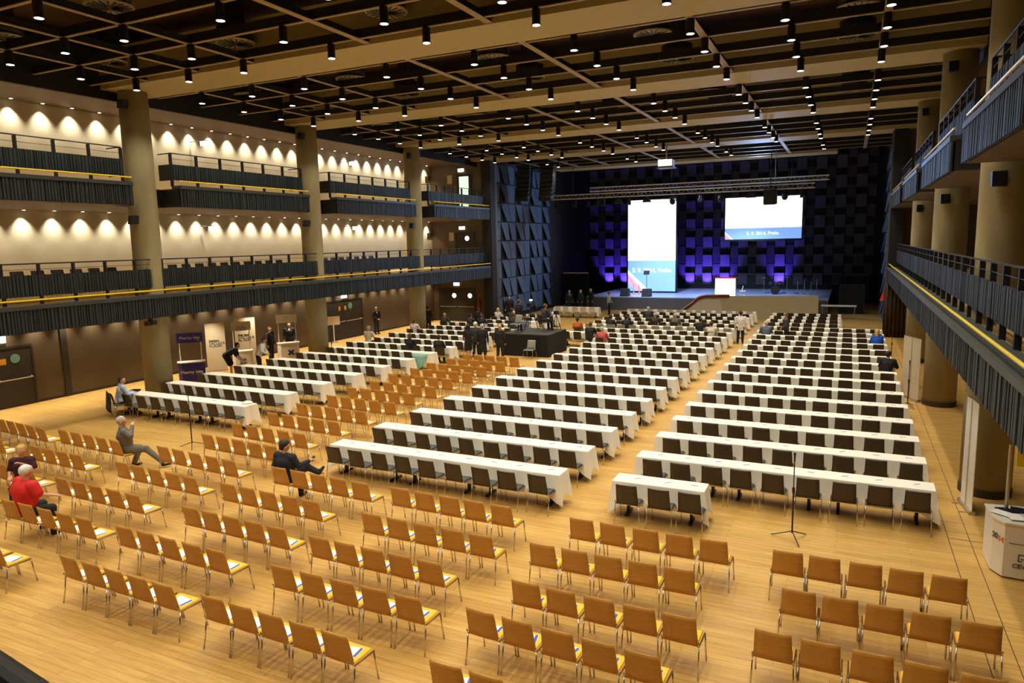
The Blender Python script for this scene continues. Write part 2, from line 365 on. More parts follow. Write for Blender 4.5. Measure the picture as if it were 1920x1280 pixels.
# air diffusers: disc, drum and duct
dm = MB(); dm.lathe([(.56, 0), (.58, .03), (.56, .06)], n=32)
vm = MB()
for k in range(18):
    a = 2*math.pi*k/18; d = Vector((math.cos(a), math.sin(a), 0)); q = Vector((-math.sin(a), math.cos(a), 0))
    vm.obox(d*.3+Vector((0, 0, -.012)), d*.22, q*.018+Vector((0, 0, .008)), Vector((0, 0, .006)))
dm = dm.mesh('diffuser_disc', M['disc'], False); vm = vm.mesh('vane', M['black'])
pm = MB().lathe([(.5, .06), (.52, .45)], n=28).mesh('drum', M['black'], True); qm = MB().box(-.22, .22, -.22, .22, .45, 1.449).mesh('duct', M['blackweb'])
DF = [(-22.1, 13), (-17.1, 12.7), (-11.2, 12.9), (-22.1, 17.1-.9), (-16.9, 16.6), (-11.3, 16.4), (-5.6, 16.4), (-22.2, 22.3), (-16.9, 22.1), (-11.0, 22.1), (-5.6, 22.0), (-.05, 22.3), (-22.2, 25.4), (-16.6, 25.3), (-11.1, 25.3), (-5.6, 25.3), (-.05, 25.3), (-22, 31.2), (-16.6, 31.4), (-5.55, 31.6), (-.05, 31.9), (-22, 34.3), (-16.6, 34.3), (-10.9, 34.3), (-5.6, 34.3), (-.1, 34.3), (-10.2, 41.4), (-5.6, 41.6), (-.1, 41.4), (-5.6, 47.5)]
SX = {-22: 'far left', -17: 'left', -16: 'left', -11: 'middle', -10: 'middle', -5: 'right', 0: 'far right'}
for i, (x, y) in enumerate(DF):
    t = thing('air_diffuser', 'round swirl air diffuser on a black drum, %s column, %s nearest the stage side' % (SX.get(int(x), 'left'), ORD[len(DF)-1-i]), 'air diffuser', (x, y, 11.75), 0, 'round swirl diffusers in the ceiling')
    a = link('disc', dm, t); link('vanes', vm, t); link('drum', pm, t); link('duct', qm, t)
# ---------------------------------------------------------------- wall washers
wb = MB().lathe([(.06, -.012), (.075, -.012), (.075, .01)], n=16).mesh('trim_ring', M['black'])
wl = MB().lathe([(.058, -.016), (.058, -.011)], n=16).mesh('lens', M['washlens'])
def wash(x, tx, z, y0, y1, lvl, side, light, power, dy=1.12, skip=()):
    y = y0; i = 0
    while y < y1:
        if not any(a < y < b for a, b in skip):
            t = thing('wall_washer', 'lit recessed downlight over the %s %s wall, %s from the rear' % (side, lvl, ORD[i]), 'downlight', (x, y, z), 0, 'recessed downlights of the %s %s' % (side, lvl))
            link('trim_ring', wb, t); link('lens', wl, t)
            o = spot(light, (0, 0, -.03), power, 84, WARM, (tx-x, 0, -4), 1.0, .03, t)
        y += dy; i += 1
wash(XWL+.24, XWL+.08, GC, 9.5, 44.9, 'top gallery', 'left', 'gallery_wash', WASH_W)
wash(XWL+.24, XWL+.08, B2+.08, 9.5, 44.9, 'middle gallery', 'left', 'gallery_wash', WASH_W)
wash(XWL+.24, XWL+.08, B1+.08, 9.5, 44.9, 'ground floor', 'left', 'ground_wash', WASH_LOW)
wash(XWR-.6, XWR-.5, GC, 14, 44.9, 'top gallery', 'right', 'gallery_wash_r', 50, 2.6)
wash(XWR-.6, XWR-.5, B2-.1, 14, 44.9, 'middle gallery', 'right', 'gallery_wash_r', 50, 2.6)
wash(XWR-1.9, XWR-1.9, B1-.1, 7, 44.9, 'ground floor', 'right', 'ground_wash_r', 150, 2.6)
wash(XWL+1.9, XWL+1.9, B1+.08, 2, 44.9, 'aisle', 'left', 'ground_aisle', 420, 2.6)
# ---------------------------------------------------------------- doors, signs and fittings of the left wall
PX = math.pi/2
def panic_door(name, x, y0, y1, z1, dbl=False, rev=False):
    """dark flush door in the side wall x with push bar and porthole; structure"""
    b = MB().box(x, x+.05, y0-.06, y1+.06, z1, z1+.08).box(x, x+.05, y0-.08, y0, 0, z1).box(x, x+.05, y1, y1+.08, 0, z1)
    d = struct(name, b.box(x, x+.03, y0, y1, 0.01, z1), M['wall_dark'])
    return d
d = panic_door('door_1', XWL, 13.2, 16.0, 2.2)
obj('push_bar', MB().tube([(XWL+.10, 14.75, 1.04), (XWL+.10, 15.95, 1.04)], .025).tube([(XWL+.02, 15.93, 1.08), (XWL+.10, 15.93, 1.04)], .02).tube([(XWL+.02, 14.8, 1.08), (XWL+.10, 14.8, 1.04)], .03), M['steel'], d)
obj('push_bar', MB().tube([(XWL+.10, 13.3, 1.04), (XWL+.10, 14.5, 1.04)], .025).tube([(XWL+.02, 14.45, 1.08), (XWL+.10, 14.5, 1.04)], .03), M['steel'], d)
obj('porthole', MB().add([(XWL+.04, 15.42+.17*math.cos(a), 1.80+.17*math.sin(a)) for a in [k*PX/6 for k in range(24)]], [tuple(range(24))]), M['glass'], d)
obj('door_notice', MB().box(XWL+.03, XWL+.036, 14.85, 15.1, 1.62, 1.84), M['orange'], d)
d = panic_door('door_2', XWL, 32.9, 36.2, 2.35)
for a, b_ in ((33.0, 34.45), (34.6, 36.1)):
    obj('push_bar', MB().tube([(XWL+.10, a, 1.1), (XWL+.10, b_, 1.1)], .025).tube([(XWL+.02, a+.05, 1.12), (XWL+.10, a+.05, 1.1)], .03).tube([(XWL+.02, b_-.05, 1.12), (XWL+.10, b_-.05, 1.1)], .03), M['steel'], d)
for y in (33.95, 34.5): obj('door_notice', MB().box(XWL+.03, XWL+.036, y, y+.17, 1.78, 2.02), M['orange'], d)
obj('porthole', MB().add([(XWL+.04, 35.05+.2*math.cos(a), 2.0+.2*math.sin(a)) for a in [k*PX/6 for k in range(24)]], [tuple(range(24))]), M['glass'], d)
# doors in the far end wall, three levels
def end_door(name, x0, x1, z0, z1, holes, hm, bars=True):
    y = YE
    b = MB().box(x0-.08, x0, y-.06, y, z0, z1+.08).box(x1, x1+.08, y-.06, y, z0, z1+.08).box(x0, x1, y-.06, y, z1, z1+.08).box(x0, x1, y-.04, y, z0, z1)
    dd = struct(name, b, M['wall_dark'])
    for hx, hz in holes:
        obj('porthole', MB().add([(hx+.17*math.cos(a), y-.05, hz+.17*math.sin(a)) for a in [-k*PX/6 for k in range(24)]], [tuple(range(24))]), hm, dd)
    if bars:
        w2 = (x1-x0)/2
        for k in range(2):
            a, b_ = x0+.1+k*w2, x0+w2-.1+k*w2
            obj('push_bar', MB().tube([(a, y-.1, z0+1.05), (b_, y-.1, z0+1.05)], .02).tube([(a, y-.02, z0+1.1), (a, y-.1, z0+1.05)], .02).tube([(b_, y-.02, z0+1.1), (b_, y-.1, z0+1.05)], .02), M['steel'], dd)
    return dd
end_door('door_3', -27.3, -24.35, 0.02, 2.35, [(-26.06, 1.88), (-24.75, 1.88)], M['litglass'])
end_door('door_4', -25.75, -24.3, 4.05, 6.35, [(-24.85, 6.0)], M['litglass'], False)
end_door('door_5', -25.5, -24.45, 8.1, 10.4, [], M['litglass'], False)
o = obj('open_doorway', MB().box(-25.35, -24.6, YE-.07, YE-.05, 8.1, 10.35), M['litroom']); o.parent = bpy.data.objects['door_5']; o['label'] = 'open doorway with pale green light behind'
def exit_sign(x, y, z, label, along='x', w_=.45, h=.22):
    b = MB().box(x-w_/2, x+w_/2, y-.05, y, z-h/2, z+h/2) if along == 'x' else MB().box(x, x+.06, y-w_/2, y+w_/2, z-h/2, z+h/2)
    t = thing('exit_sign', label, 'exit sign', (0, 0, 0), 0, None)
    obj('lit_panel', b, M['exit'], t)
    if along == 'x' and y < 40: obj('wall_arm', MB().tube([(XWL+.01, y-.03, z+h/2+.015), (x-w_/2, y-.03, z+h/2+.015)], .012, 6), M['black'], t)
    c = MB().box(x-w_/2-.02, x+w_/2+.02, y-.04, y, z+h/2, z+h/2+.03) if along == 'x' else MB().box(x, x+.05, y-w_/2-.02, y+w_/2+.02, z+h/2, z+h/2+.03)
    obj('housing', c, M['black'], t)
exit_sign(XWL+.02, 14.9, 2.55, 'lit white exit sign over the dark door nearest the camera', 'y', .5, .24)
exit_sign(XWL+.02, 34.5, 2.62, 'lit white exit sign over the double door with orange notices', 'y')
exit_sign(-25.85, YE-.02, 2.72, 'lit white exit sign over the far double door with two portholes')
exit_sign(-25.25, YE-.02, 6.75, 'lit white exit sign over the far door on the middle gallery')
exit_sign(-25.2, YE-.02, 10.8, 'lit white exit sign over the open doorway of the top gallery')
for y, z, s in ((24.1, 10.45, 'top gallery wall, between second and third column'), (24.2, 6.6, 'middle gallery wall, between second and third column'), (34.9, 10.5, 'top gallery wall, beyond the third column'), (34.9, 6.7, 'middle gallery wall, beyond the third column')):
    exit_sign(XWL+.9, y, z, 'small lit white hanging sign, '+s, 'x', .42, .2)
for x, z, lv in ((-24.0, 1.25, 'ground floor far double door'), (-26.95, 5.0, 'middle gallery railing at the far end')):
    t = thing('fire_extinguisher', 'red fire extinguisher on the wall beside the '+lv, 'fire extinguisher', (x, YE-.088, z-.3 if z < 3 else 4.08))
    obj('cylinder', MB().lathe([(.06, 0), (.085, .04), (.085, .5), (.03, .58), (.03, .62)], n=16), M['red'], t, smooth=True)
    obj('hose', MB().tube([(0, 0, .62), (.1, -.03, .58), (.11, -.02, .3)], .014, 6), M['black'], t)
    o = obj('safety_sign', MB().box(x-.1, x+.1, YE-.015, YE-.002, z+.55, z+.75), M['red']); tag(o, 'small red safety sign above the extinguisher, '+lv, 'sign')
tag(obj('call_point', MB().box(-27.63, -27.5, YE-.06, YE-.002, 1.45, 1.6), M['red']), 'small red fire call point left of the far double door', 'call point')
for z, nm in ((10.2, 'top'), (6.15, 'middle')):
    tag(obj('framed_notice', MB().box(-26.35, -25.95, YE-.03, YE-.002, z-.3, z+.3), M['banner']), 'pale framed notice on the far %s gallery wall' % nm, 'notice')
    tag(obj('wall_sign', MB().box(XWL+.02, XWL+.05, 44.3, 44.9, z+.05, z+.3), M['wall_dark']), 'small dark sign at the far end of the %s gallery wall' % nm, 'sign')
for x in (2.45,):
    tag(obj('camera_housing', MB().box(-22.9, -22.6, 17.3, 17.5, 3.0, 3.14).box(-22.85, -22.65, 17.15, 17.3, 2.98, 3.12).box(-22.8, -22.7, 17.3, 17.4, 3.1, 3.24), M['black']), 'small black speaker box under the left balcony at the nearest column', 'speaker')
k = 0
for cx, sg, sd in ((CLX, 1, 'left'), (CRX, -1, 'right')):
    for j, y in enumerate((18, 27, 36)):
        for z, lv in ((10.75, 'top'), (6.75, 'middle')):
            t = thing('loudspeaker', 'small black wall loudspeaker near the %s of the %s %s column' % (lv, ORD[j], sd), 'loudspeaker', (cx+sg*.25, y-.62, z))
            obj('cabinet', MB().prism([(-.13, -.14, -.15), (.13, -.14, -.15), (.13, -.10, .15), (-.13, -.10, .15)], (0, .24, 0)), M['black'], t)
            obj('bracket', MB().tube([(0, .1, 0), (0, .18, 0)], .03, 6), M['black'], t)

# ---------------------------------------------------------------- stage
t = thing('stage', 'low stage with pale blue lit floor and grey front skirt', 'stage')
obj('stage_floor', MB().box(-19.5, -1.2, 55.4, 65.9, 1.04, 1.1), M['stagefloor'], t)
obj('front_skirt', MB().box(-19.5, -1.2, 55.4, 55.5, 0, 1.04), M['stagefront'], t)
obj('under_frame', MB().box(-19.4, -1.3, 55.5, 65.8, .9, 1.03), M['black'], t)
obj('step', MB().box(-21.1, -19.55, 56.2, 57.5, 0, .75).box(-21.1, -19.55, 55.8, 56.2, 0, .5).box(-21.1, -19.55, 55.4, 55.8, 0, .25), M['black'], t)
# low beige stage front panel with curved maroon edge
t = thing('stage_front_panel', 'big beige stage front panel with maroon curved edge', 'panel')
def curve_y(x): return 52.2+.0*x
pp = [(-1.75, 0), (-1.75, 1.62), (-9.0, 1.50)]
for k in range(9):
    a = k/8*math.pi/2*.9; pp.append((-9.0-1.1*math.sin(a), 1.50-.55*(1-math.cos(a))))
pp += [(-11.5, 0)]
obj('panel', MB().prism([(x, 52.25, z) for x, z in pp], (0, .12, 0)), M['beige'], t)
obj('inner_panel', MB().prism([(-7.9, 52.2, 0), (-8.3, 52.2, 1.25), (-9.4, 52.2, 1.28), (-10.1, 52.2, .9), (-11.0, 52.2, 0)][::-1], (0, .04, 0)), M['beige2'], t)
edge = [(x, 52.2, z) for x, z in pp[2:]]
edge = [(-7.6, 52.2, 1.53)]+edge
obj('maroon_edge', MB().tube(edge, .085, 6), M['maroon'], t)['label'] = 'curved maroon edge strip'
obj('white_edge', MB().tube([(x, y-.03, z+.10) for x, y, z in edge], .04, 6), M['kioskwhite'], t)
# screens
def screen(name, label, x0, x1, z0, z1, y, zb, txt):
    t = thing(name, label, 'screen', (0, 0, 0))
    W = x1-x0
    obj('frame', MB().box(x0-.14, x1+.14, y+.03, y+.16, z0-.14, z1+.14), M['black'], t)
    obj('white_image_area', MB().box(x0, x1, y, y+.028, zb, z1), M['scr_white'], t)
    obj('blue_image_band', MB().box(x0, x1, y, y+.028, z0, zb), M['scr_blue'], t)
    h = zb-z0; k = min(1, h/W*1.3)
    obj('red_stripe', MB().prism([(x0, y-.004, z0+h*.55), (x0+W*.42*k, y-.004, z0), (x0+W*.22*k, y-.004, z0), (x0, y-.004, z0+h*.28)][::-1], (0, .003, 0)), M['scr_red'], t)
    obj('white_stripe', MB().prism([(x0, y-.004, z0+h*.68), (x0+W*.56*k, y-.004, z0), (x0+W*.42*k, y-.004, z0), (x0, y-.004, z0+h*.55)][::-1], (0, .003, 0)), M['scr_text'], t)
    text('5. 9. 2014, Praha', txt, M['scr_text'], t, (x0+W*.5, y-.01, z0+h*(.62 if h > 1.5 else .38)), (PX, 0, 0))
    return t
screen('projection_screen', 'tall portrait screen glowing white with blue lower part, on the stage', -17.3, -13.2, 1.24, 8.95, 60, 3.85, .5)
t = screen('projection_screen', 'wide landscape screen glowing white, hanging at the right of the stage', -9.2, -3.42, 5.5, 8.8, 60, 6.38, .36)
obj('suspension_cable', MB().tube([(-9, 60.1, 8.9), (-9, 60.1, 13.6)], .015, 5), M['black'], t)
obj('suspension_cable', MB().tube([(-3.6, 60.1, 8.9), (-3.6, 60.1, 13.6)], .015, 5), M['black'], t)
# back wall tiles: staggered leaning tiles
tl = MB()
w_, h_ = .37, .47
def tile_mesh(ob, ot, w_, h_):      # ob / ot: how far the lower / upper edge stands out
    return MB().add([(-w_, 0, -h_), (w_, 0, -h_), (w_*.95, 0, h_), (-w_*.95, 0, h_), (-w_, -ob, -h_), (w_, -ob, -h_), (w_*.95, -ot, h_), (-w_*.95, -ot, h_)],
                    [(4, 5, 6, 7), (0, 4, 7, 3), (5, 1, 2, 6), (7, 6, 2, 3), (0, 1, 5, 4)]).mesh('tile', M['stagetile'])
tm = [tile_mesh(.10, .30, .41, .52), tile_mesh(.16, .02, .33, .5)]
bw = bpy.data.objects['wall_stage_back']
tb = MB()
for c in range(32):
    for r in range(8):
        x = -22.37+c*.77; z = 2.0+r*1.62+(.81 if c % 2 else 0)
        if x > 1.6 or z > 12.8: continue
        src = tm[c % 2]
        tb.add([(v.co.x+x, v.co.y+YW-.01, v.co.z+z) for v in src.vertices], [tuple(p.vertices) for p in src.polygons])
tag(obj('acoustic_tiles', tb, M['stagetile']), 'staggered dark square tiles covering the stage back wall', 'wall tiles', None, 'stuff')
# blue-grey shark-tooth tiles on the two stage side walls
def side_tiles(x, sgn, y0, ncol, label, zr):
    parent = thing('tile_wall', label, 'tile wall')
    k = 0
    pitch = 1.28; zh = 1.36
    for r in range(zr):
        z = .35+r*zh
        for c in range(ncol):
            y = y0+c*pitch+pitch*.5
            lean = .22*(1 if (c+r//3) % 2 else -1); wt, wbm = .60, .32
            if r in (3, 4, 5): lean *= -1
            out = random.choice((.18, .30, .24))
            top = [(y-wt, z+zh*.96), (y+wt, z+zh*.96)]; bot = [(y+wbm+lean, z+.02), (y-wbm+lean, z+.02)]
            q = [(x+sgn*.03, *top[0]), (x+sgn*.03, *top[1]), (x+sgn*out, *bot[0]), (x+sgn*out, *bot[1])]
            vs_ = [Vector(p) for p in q]; th = Vector((-sgn*.03, 0, 0))
            b = MB().prism([v for v in vs_], th)
            obj('tile', b, M['bluetile'], parent); k += 1
            if k >= 98: return
side_tiles(XL-.35, 1, 45.4, 8, 'wall of blue-grey slanted tiles at the left of the stage', 8)
side_tiles(XR+.3, -1, 45.9, 8, 'wall of blue-grey slanted tiles at the right of the stage', 8)
# line array hung in front of the left tile wall
for i, (x, y) in enumerate(((-21.4, 47.6), (-20.0, 48.6))):
    t = thing('line_array_speaker', 'black hanging line array speaker by the left tile wall, %s one' % ('nearer' if i == 0 else 'farther'), 'loudspeaker', (x, y, 0))
    for k in range(8):
        dy = -.0025*(k*k)*10*.3
        obj('speaker_cabinet', MB().obox((0, dy, 11.0-k*.30), (.5, 0, 0), (0, .3, .03*k), (0, -.012*k, .135)), M['black'], t)
    obj('hoist_chain', MB().tube([(0, 0, 11.1), (0, 0, 13.6)], .02, 5), M['black'], t)
struct('trim_6', MB().box(-.3, 1.5, 64.5, 64.6, 2.35, 2.5).box(-.3, -.2, 64.5, 64.6, 0, 2.35).box(1.4, 1.5, 64.5, 64.6, 0, 2.35), M['stagefront'])
struct('trim_7', MB().box(-22.9, -20.6, 58.9, 59.0, 2.78, 2.92), M['beige'])
struct('door_6', MB().box(-22.9, -20.6, 59.0, 59.1, 0, 2.78), M['stageblk'])
# trusses with stage lights
def truss(label, x0, x1, y, z, s=.3):
    t = thing('lighting_truss', label, 'truss')
    ch = MB()
    for dy, dz in ((0, 0), (s, 0), (0, s), (s, s)): obj('chord', MB().tube([(x0, y+dy, z+dz), (x1, y+dy, z+dz)], .036, 6), M['alu'], t)
    br = MB(); n = int((x1-x0)/s); st = (x1-x0)/n
    pts = [(x0+i*st, y, z+(s if i % 2 else 0)) for i in range(n+1)]
    pt2 = [(x0+i*st, y+(s if i % 2 else 0), z) for i in range(n+1)]
    obj('bracing', MB().tube(pts, .014, 5), M['alu'], t); obj('bracing', MB().tube(pt2, .014, 5), M['alu'], t)
    for x in (x0+2, (x0+x1)/2, x1-2.5): obj('hoist_chain', MB().tube([(x, y+s/2, z+s), (x, y+s/2, 13.6)], .02, 5), M['black'], t)
    return t
truss('long front lighting truss with hanging stage lights', -21.4, -2.25, 52, 8.86)
truss('rear lighting truss above the stage, darker one', -19.4, -1.5, 56, 9.62)
HX = [(-20.7, 'par'), (-19.2, 'par'), (-18.1, 'par'), (-17.4, 'blue'), (-16.9, 'blue'), (-15.75, 'flood'), (-14.9, 'par'), (-13.6, 'flood'), (-11.7, 'move'), (-9.75, 'par'), (-8.3, 'move'), (-6.3, 'flood'), (-4.1, 'move'), (-3.0, 'par')]
HN = ['leftmost', 'second', 'third', 'fourth', 'fifth', 'sixth', 'seventh', 'eighth', 'ninth', 'tenth', 'eleventh', 'twelfth', 'thirteenth', 'rightmost']
for i, (x, kd) in enumerate(HX):
    t = thing('stage_light', 'black stage light hanging from the front truss, %s from the left' % HN[i], 'stage light', (x, 52.0, 8.86), 0, 'stage lights on the front truss')
    obj('clamp', MB().tube([(0, 0, 0), (0, 0, -.18)], .03, 6), M['black'], t)
    if kd == 'flood': obj('housing', MB().prism([(-.16, -.1, -.2), (.16, -.1, -.2), (.32, -.1, -.5), (-.32, -.1, -.5)][::-1], (0, .25, 0)), M['black'], t)
    elif kd == 'move':
        obj('housing', MB().lathe([(.10, -.75), (.2, -.6), (.2, -.4), (.13, -.25)], n=16), M['black'], t, smooth=True)
        obj('yoke', MB().tube([(-.24, 0, -.5), (-.24, 0, -.2), (.24, 0, -.2), (.24, 0, -.5)], .03, 6), M['black'], t)
    else: obj('housing', MB().tube([(0, .12, -.2), (0, -.05, -.48), (0, -.1, -.58)], [.08, .13, .16], 14), M['black'], t)
    obj('yoke_arm', MB().tube([(-.17, 0, -.18), (-.17, 0, -.4)], .015, 5), M['black'], t)
t = thing('hanging_speaker', 'black hanging cluster speaker in front of the landscape screen', 'loudspeaker', (-4.95, 51.2, 7.85))
obj('cabinet', MB().prism([(-.42, -.2, 0), (.42, -.2, 0), (.42, -.2, .95), (-.42, -.2, .95)], (0, .5, 0)), M['black'], t)
obj('grille', MB().prism([(-.38, -.23, -.06), (.38, -.23, -.06), (.4, -.23, .9), (-.4, -.23, .9)], (0, .03, 0)), M['slateback'], t)
obj('mount_pole', MB().tube([(0, 0, .95), (0, 0, 5.7)], .03, 6), M['black'], t)
# projector under the ceiling
t = thing('projector', 'white ceiling projector box with a lit underside near the stage', 'projector', (-10.3, 44, 10.05))
obj('case', MB().box(-.42, .42, -.4, .4, 0, .38), M['kioskwhite'], t); obj('lens_barrel', MB().tube([(0, .4, .2), (0, .6, .2)], .1, 14), M['black'], t)
obj('cradle', MB().box(-.5, .5, -.45, .45, -.12, -.04), M['black'], t); obj('mount_pole', MB().tube([(0, 0, .38), (0, 0, 3.5)], .04, 8), M['steel'], t)
# lectern and stage items
t = thing('lectern', 'glowing white lectern with a red top edge on the stage', 'lectern', (-8.6, 57, 1.1))
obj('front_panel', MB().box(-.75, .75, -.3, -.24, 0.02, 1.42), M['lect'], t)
obj('body', MB().box(-.75, .75, -.23, .3, 0, 1.4), M['kioskwhite'], t); obj('desktop', MB().box(-.8, .8, -.33, .4, 1.43, 1.5), M['red'], t)
tag(obj('folding_chair', MB().tube([(-7.5, 57, 1.1), (-7.3, 57.1, 1.95)], .03).tube([(-7.1, 57, 1.1), (-7.6, 57.1, 1.55)], .03).box(-7.55, -7.1, 56.9, 57.3, 1.52, 1.56), M['kioskwhite']), 'white chair behind the lectern on the stage', 'chair')
for i, x in enumerate((-16.4, -14.6)):
    t = thing('stage_monitor', 'black floor monitor wedge on the stage edge, %s one' % ('left' if i == 0 else 'right'), 'loudspeaker', (x, 56.0, 1.1))
    obj('cabinet', MB().prism([(-.36, -.3, 0), (-.36, .3, 0), (-.36, .2, .62), (-.36, .0, .62)], (.72, 0, 0)), M['black'], t)
    obj('grille', MB().obox((0, -.17, .33), (.33, 0, 0), (0, .14, .29), (0, -.012, .006)), M['slateback'], t)
for i, (x, h) in enumerate(((-14.85, 1.75), (-15.75, .95), (-15.3, .95))):
    t = thing('music_stand' if i == 0 else 'clear_lectern_leg', ['thin dark music stand in front of the portrait screen', 'white acrylic stand, left one between the wedges', 'white acrylic stand, right one between the wedges'][i], 'stand', (x, 56.9 if i == 0 else 56.3, 1.1))
    mm = M['black'] if i == 0 else M['kioskwhite']
    obj('pole', MB().tube([(0, 0, 0), (0, 0, h)], .02 if i == 0 else .05, 8), mm, t); obj('base', MB().lathe([(.2, 0), (.18, .03)], n=14), mm, t)
    if i == 0: obj('plate', MB().obox((0, 0, h+.12), (.24, 0, 0), (0, .1, .16), (0, .006, -.004)), mm, t)
# drum kit / dark gear at right of the stage
t = thing('drum_kit', 'dark drum kit with cymbals at the right rear of the stage', 'drum kit', (-5.2, 60, 1.1))
obj('bass_drum', MB().tube([(0, -.25, .35), (0, .25, .35)], .33, 20), M['black'], t)
for dx, z in ((-.35, .75), (.3, .78)): obj('tom_drum', MB().tube([(dx, 0, z), (dx, 0, z+.25)], .17, 16), M['slate'], t)
for dx, z in ((-.9, 1.3), (.85, 1.35), (0, 1.5)):
    obj('cymbal', MB().lathe([(.26, 0), (.05, .05)], (dx, .1, z), 18), M['steel'], t); obj('cymbal_stand', MB().tube([(dx, .1, 0), (dx, .1, z)], .015, 6), M['steel'], t)
for i, x in enumerate((-3.6, -3.1, -2.6, -2.2)):
    t = thing('microphone_stand', 'chrome stand among the band gear at the right of the stage, %s' % ORD[i], 'stand', (x, 60.5, 1.1))
    obj('pole', MB().tube([(0, 0, 0), (0, 0, 1.0+.2*(i % 2))], .02, 6), M['steel'], t); obj('base', MB().lathe([(.16, 0), (.14, .03)], n=14), M['black'], t)
t = thing('equipment_table', 'long pale topped table to the right of the beige stage panel', 'table', (-.5, 53, 0))
obj('table_top', MB().box(-1.1, 1.1, -.4, .4, .86, .92), M['beige2'], t)
for dx in (-1, 1):
    for dy in (-.35, .35): obj('leg', MB().tube([(dx, dy, 0), (dx, dy, .86)], .025, 6), M['steel'], t)
t = thing('flight_case_rack', 'dark equipment rack behind the table right of the stage', 'rack', (.2, 57, 0))
obj('case', MB().box(-.7, .9, -.4, .5, 0, 2.1), M['slateback'], t); obj('front_frame', MB().box(-.74, -.68, -.44, -.4, 0, 2.1).box(.88, .94, -.44, -.4, 0, 2.1).box(-.68, .88, -.44, -.4, 2.04, 2.1), M['slate'], t)
# dark brown curtain at the right end
cb = MB(); n = 60
pts = [(XR-.9+i*.0405*1.2+0*i, 45.0+.12*math.sin(i*1.1)+i*-.004) for i in range(n)]
pts = [(1.85+2.4*i/n, 44.0+.07*math.sin(i*1.3)) for i in range(n)]
vs_ = [(x, y, z) for z in (0.02, 3.0) for x, y in pts]
cb.add(vs_, [(i, i+1, n+i+1, n+i) for i in range(n-1)])
o = obj('curtain', cb, M['curtain'], smooth=True); tag(o, 'dark brown curtain under the far end of the right balcony', 'curtain')
o.modifiers.new('thick', 'SOLIDIFY').thickness = .01
tag(obj('traffic_marker', MB().lathe([(.17, 0), (.15, .04), (.03, .5)], (1.82, 44.62, 2.0), 12).box(1.76, 1.96, 44.5, 44.75, 1.95, 2.0), M['red']), 'red cone shaped fitting on the right wall before the stage', 'marker')
# ---------------------------------------------------------------- chairs
def chair_parts(ply, pad, wb=.235, wt=.215):
    """shell chair: leaning back panel, seat pad, side tubes with four legs"""
    back = MB(); n = 5; th = .012
    rows = [(.44, -.195), (.52, -.205), (.66, -.235), (.80, -.268), (.865, -.285)]
    fr = []; bk = []
    for (z, y) in rows:
        t = (z-.44)/.425; w = wb+(wt-wb)*t
        for i in range(n):
            u = -1+2*i/(n-1); fr.append((u*w, y-.018*(1-u*u)+.018, z)); bk.append((u*w, y-.018*(1-u*u)+.018-th, z))
    N = len(fr); fs = []
    for r in range(len(rows)-1):
        for i in range(n-1):
            a = r*n+i; fs.append((a+1, a, a+n, a+n+1)); fs.append((N+a, N+a+1, N+a+n+1, N+a+n))
    R_ = len(rows)-1
    for i in range(n-1):
        fs.append((i, i+1, N+i+1, N+i)); a = R_*n+i; fs.append((a+1, a, N+a, N+a+1))
    for r in range(R_):
        a = r*n; fs.append((a+n, a, N+a, N+a+n)); a = r*n+n-1; fs.append((a, a+n, N+a+n, N+a))
    back.add(fr+bk, fs)
    seat = MB(); prof = [(-.19, .445), (-.05, .432), (.12, .44), (.20, .437), (.225, .42)]
    for i in range(len(prof)-1):
        (ya, za), (yb, zb_) = prof[i], prof[i+1]
        seat.add([(-.235, ya, za-.012), (.235, ya, za-.012), (.235, yb, zb_-.012), (-.235, yb, zb_-.012), (-.235, ya, za), (.235, ya, za), (.235, yb, zb_), (-.235, yb, zb_)],
                 [(3, 2, 1, 0), (4, 5, 6, 7), (0, 1, 5, 4), (1, 2, 6, 5), (2, 3, 7, 6), (3, 0, 4, 7)])
    padm = MB().add([(x, y, z) for z, s in ((.441, 1), (.458, .96)) for x, y in ((-.222*s, -.17*s), (.222*s, -.17*s), (.215*s, .195*s), (-.215*s, .195*s))],
                    [(3, 2, 1, 0), (4, 5, 6, 7), (0, 1, 5, 4), (1, 2, 6, 5), (2, 3, 7, 6), (3, 0, 4, 7)])
    frame = MB()
    frame.tube([(-.243, -.215, .50), (-.243, -.19, .425), (-.243, .2, .42)], .0105, 7)
    frame.tube([(.243, -.215, .50), (.243, -.19, .425), (.243, .2, .42)], .0105, 7)
    frame.tube([(-.243, .1, .418), (.243, .1, .418)], .009, 6).tube([(-.243, -.15, .418), (.243, -.15, .418)], .009, 6)
    legs = []
    for sx in (-1, 1):
        legs.append(MB().tube([(sx*.243, -.19, .43), (sx*.248, -.215, .22), (sx*.255, -.26, 0)], [.0105, .0105, .012], 7))
        legs.append(MB().tube([(sx*.243, .19, .42), (sx*.248, .215, .22), (sx*.255, .25, 0)], [.0105, .0105, .012], 7))
    return [('backrest', back.mesh('backrest', ply, True)), ('seat', seat.mesh('seat', ply)), ('seat_pad', padm.mesh('seat_pad', pad)),
            ('frame', frame.mesh('frame', M['chrome'], True))]+[('leg', l.mesh('leg', M['chrome'], True)) for l in legs]
def flat_mesh(parts, name):            # the same chair as one mesh, for the distant ones
    b = MB(); mats = []
    for _, me in parts:
        mt = me.materials[0]
        if mt not in mats: mats.append(mt)
        b.add([tuple(v.co) for v in me.vertices], [tuple(p.vertices) for p in me.polygons], mats.index(mt))
    return b.mesh(name, mats)
CP = {'y': chair_parts(M['oak'], M['pad_y']), 'g': chair_parts(M['dark_ply'], M['pad_g'], .225, .21), 'l': chair_parts(M['ply_l'], M['pad_g'], .225, .21), 'w': chair_parts(M['ply_w'], M['ply_w'], .225, .21)}
